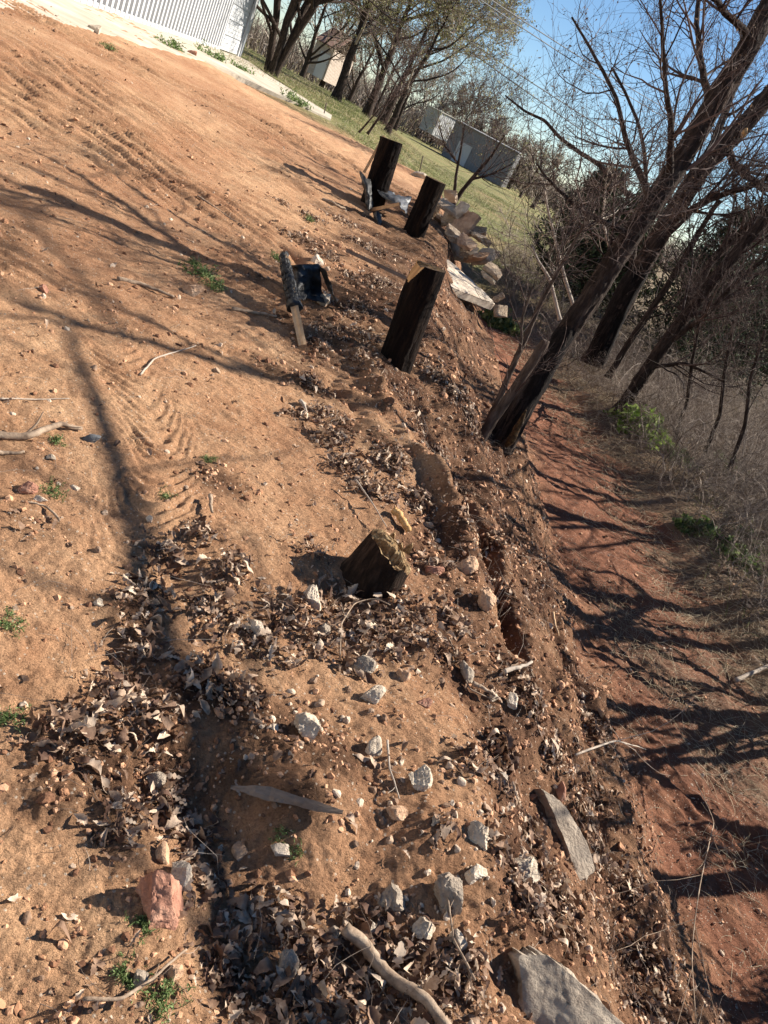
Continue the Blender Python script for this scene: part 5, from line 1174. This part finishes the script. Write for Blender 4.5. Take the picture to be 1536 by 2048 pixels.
bgtree('smaller budding lawn tree just right of the pair', 775, 222, 58, 11, 6.0, 12, 1, leafn=4.0, tw=.28, n=(12, 9, 7, 4), low=.2)
bgtree('spreading leafless tree whose branch tips reach furthest into the sky', 790, 225, 48, 9.0, 5.0, 15, 1, leafn=.9, tw=.20, n=(11, 8, 7, 4), lean=(.12, 0), low=.3)
BG = [(600,165,70,10,5),(640,175,78,11,5),(700,195,85,10,5),(750,215,90,10,5),(800,235,95,9,5),(845,250,130,9,5),(870,262,135,9,5),(900,275,135,9,5),(930,290,135,7,5),(960,305,130,6.5,4),(985,320,128,6,4),
      (1010,340,120,5.5,3),(1030,350,112,5,3),(1050,372,100,5,3),(1075,395,80,4.5,2.5),(1010,345,140,5.5,3)]
WH = ['beyond the dark multi-trunked tree', 'behind the brick house', 'behind the left budding tree', 'behind the right budding tree', 'left of the pale storage building', 'above the pale storage building, left side', 'above the pale storage building, right side', 'over the left end of the grey shed', 'over the middle of the grey shed', 'over the right half of the grey shed', 'at the right end of the grey shed', 'just right of the grey shed', 'second right of the grey shed', 'third right of the grey shed', 'where the field narrows beside the thicket', 'farthest off, right of the grey shed']
for k, (px, py, Y, h, sp) in enumerate(BG):
    bgtree('hazy grey-brown leafless tree ' + WH[k], px, py, Y, h, sp, 300 + k, 1 + k % 2, leaf='bud' if k % 3 == 1 else 'brownleaf', leafn=.35, tw=.25, n=(10, 7, 5, 3), leafsize=.10, group='far leafless trees', low=.12)
# far wood: an uncountable band of twiggy growth
r = np.random.default_rng(404); mb = MB()
n = 9000; ang = np.radians(r.uniform(-62, 60, n)); rd = r.uniform(120, 190, n); x = rd * np.sin(ang); y = rd * np.cos(ang)
P = np.zeros((n, 5, 3)); P[:, 0] = np.stack([x, y, np.full(n, -.9)], -1); d = unit(np.stack([r.normal(0, .3, n), r.normal(0, .3, n), np.ones(n)], -1)); L = r.uniform(3, 6.5, n)
for q in range(1, 5): P[:, q] = P[:, q - 1] + d * (L / 4)[:, None]; d = unit(d + .2 * r.normal(size=(n, 3)))
tubes(mb, P, np.linspace(.09, .03, 5)[None] * np.ones((n, 1)), 3, tint=r.random(n)); B, BR = grow(P, np.full((n, 5), .04), 5, .3, 1, 50, 1.8, 4, .2, (0, 0, 0), .8, r); tubes(mb, B, BR, 3, tint=r.random(len(B)))
tag(mb.build('far_woodland', M['twig']), 'far grey woodland band along the horizon', 'woodland', kind='stuff')

# ---------------------------------------------------------------- fence post & power lines
p = at(838, 348, 19.5); q = at(846, 312, 19.5); mb = MB(); tubes(mb, np.array([p - [0, 0, .3], p, q]), [.014, .014, .014], 6, cap=True); tag(mb.build('fence_post', M['steelpost'], None, origin=p), 'thin rusty fence post in the grass behind the farthest charred post', 'post')
p = at(648, 228, 24); q = at(653, 205, 24); mb = MB(); tubes(mb, np.array([p - [0, 0, .3], p, q]), [.016, .016, .016], 6, cap=True); tag(mb.build('fence_post', M['steelpost'], None, origin=p), 'thin dark fence post near the tip of the apron', 'post')
for k, (a, b, Y0, Y1_, lab) in enumerate([((940,-25), (1260,178), 40, 60, 'uppermost power line crossing the blue sky'), ((915,-28), (1250,190), 40, 60, 'second power line from the top, close under the first'), ((900,60), (1300,318), 60, 80, 'third power line down, reaching the bare branches'), ((880,62), (1290,350), 60, 80, 'lowest power line, just above the distant trees')]):
    pa, pb = at(*a, Y0), at(*b, Y1_); d = pb - pa; pa = pa - d * 1.5; pb = pb + d * 1.5; t = np.linspace(0, 1, 40)[:, None]; P = pa + (pb - pa) * t; P[:, 2] -= (.8 * 4 * t * (1 - t))[:, 0] - .8
    mb = MB(); tubes(mb, P, np.full(40, .026 + .012 * (k > 1)), 5); tag(mb.build('power_line', M['wire'], None, origin=P[0]), lab, 'cable', 'power lines in the sky')
for o in bpy.data.objects:
    if '_o' in o: del o['_o']
print('objects', len(bpy.data.objects), 'verts', sum(len(m_.vertices) for m_ in bpy.data.meshes))
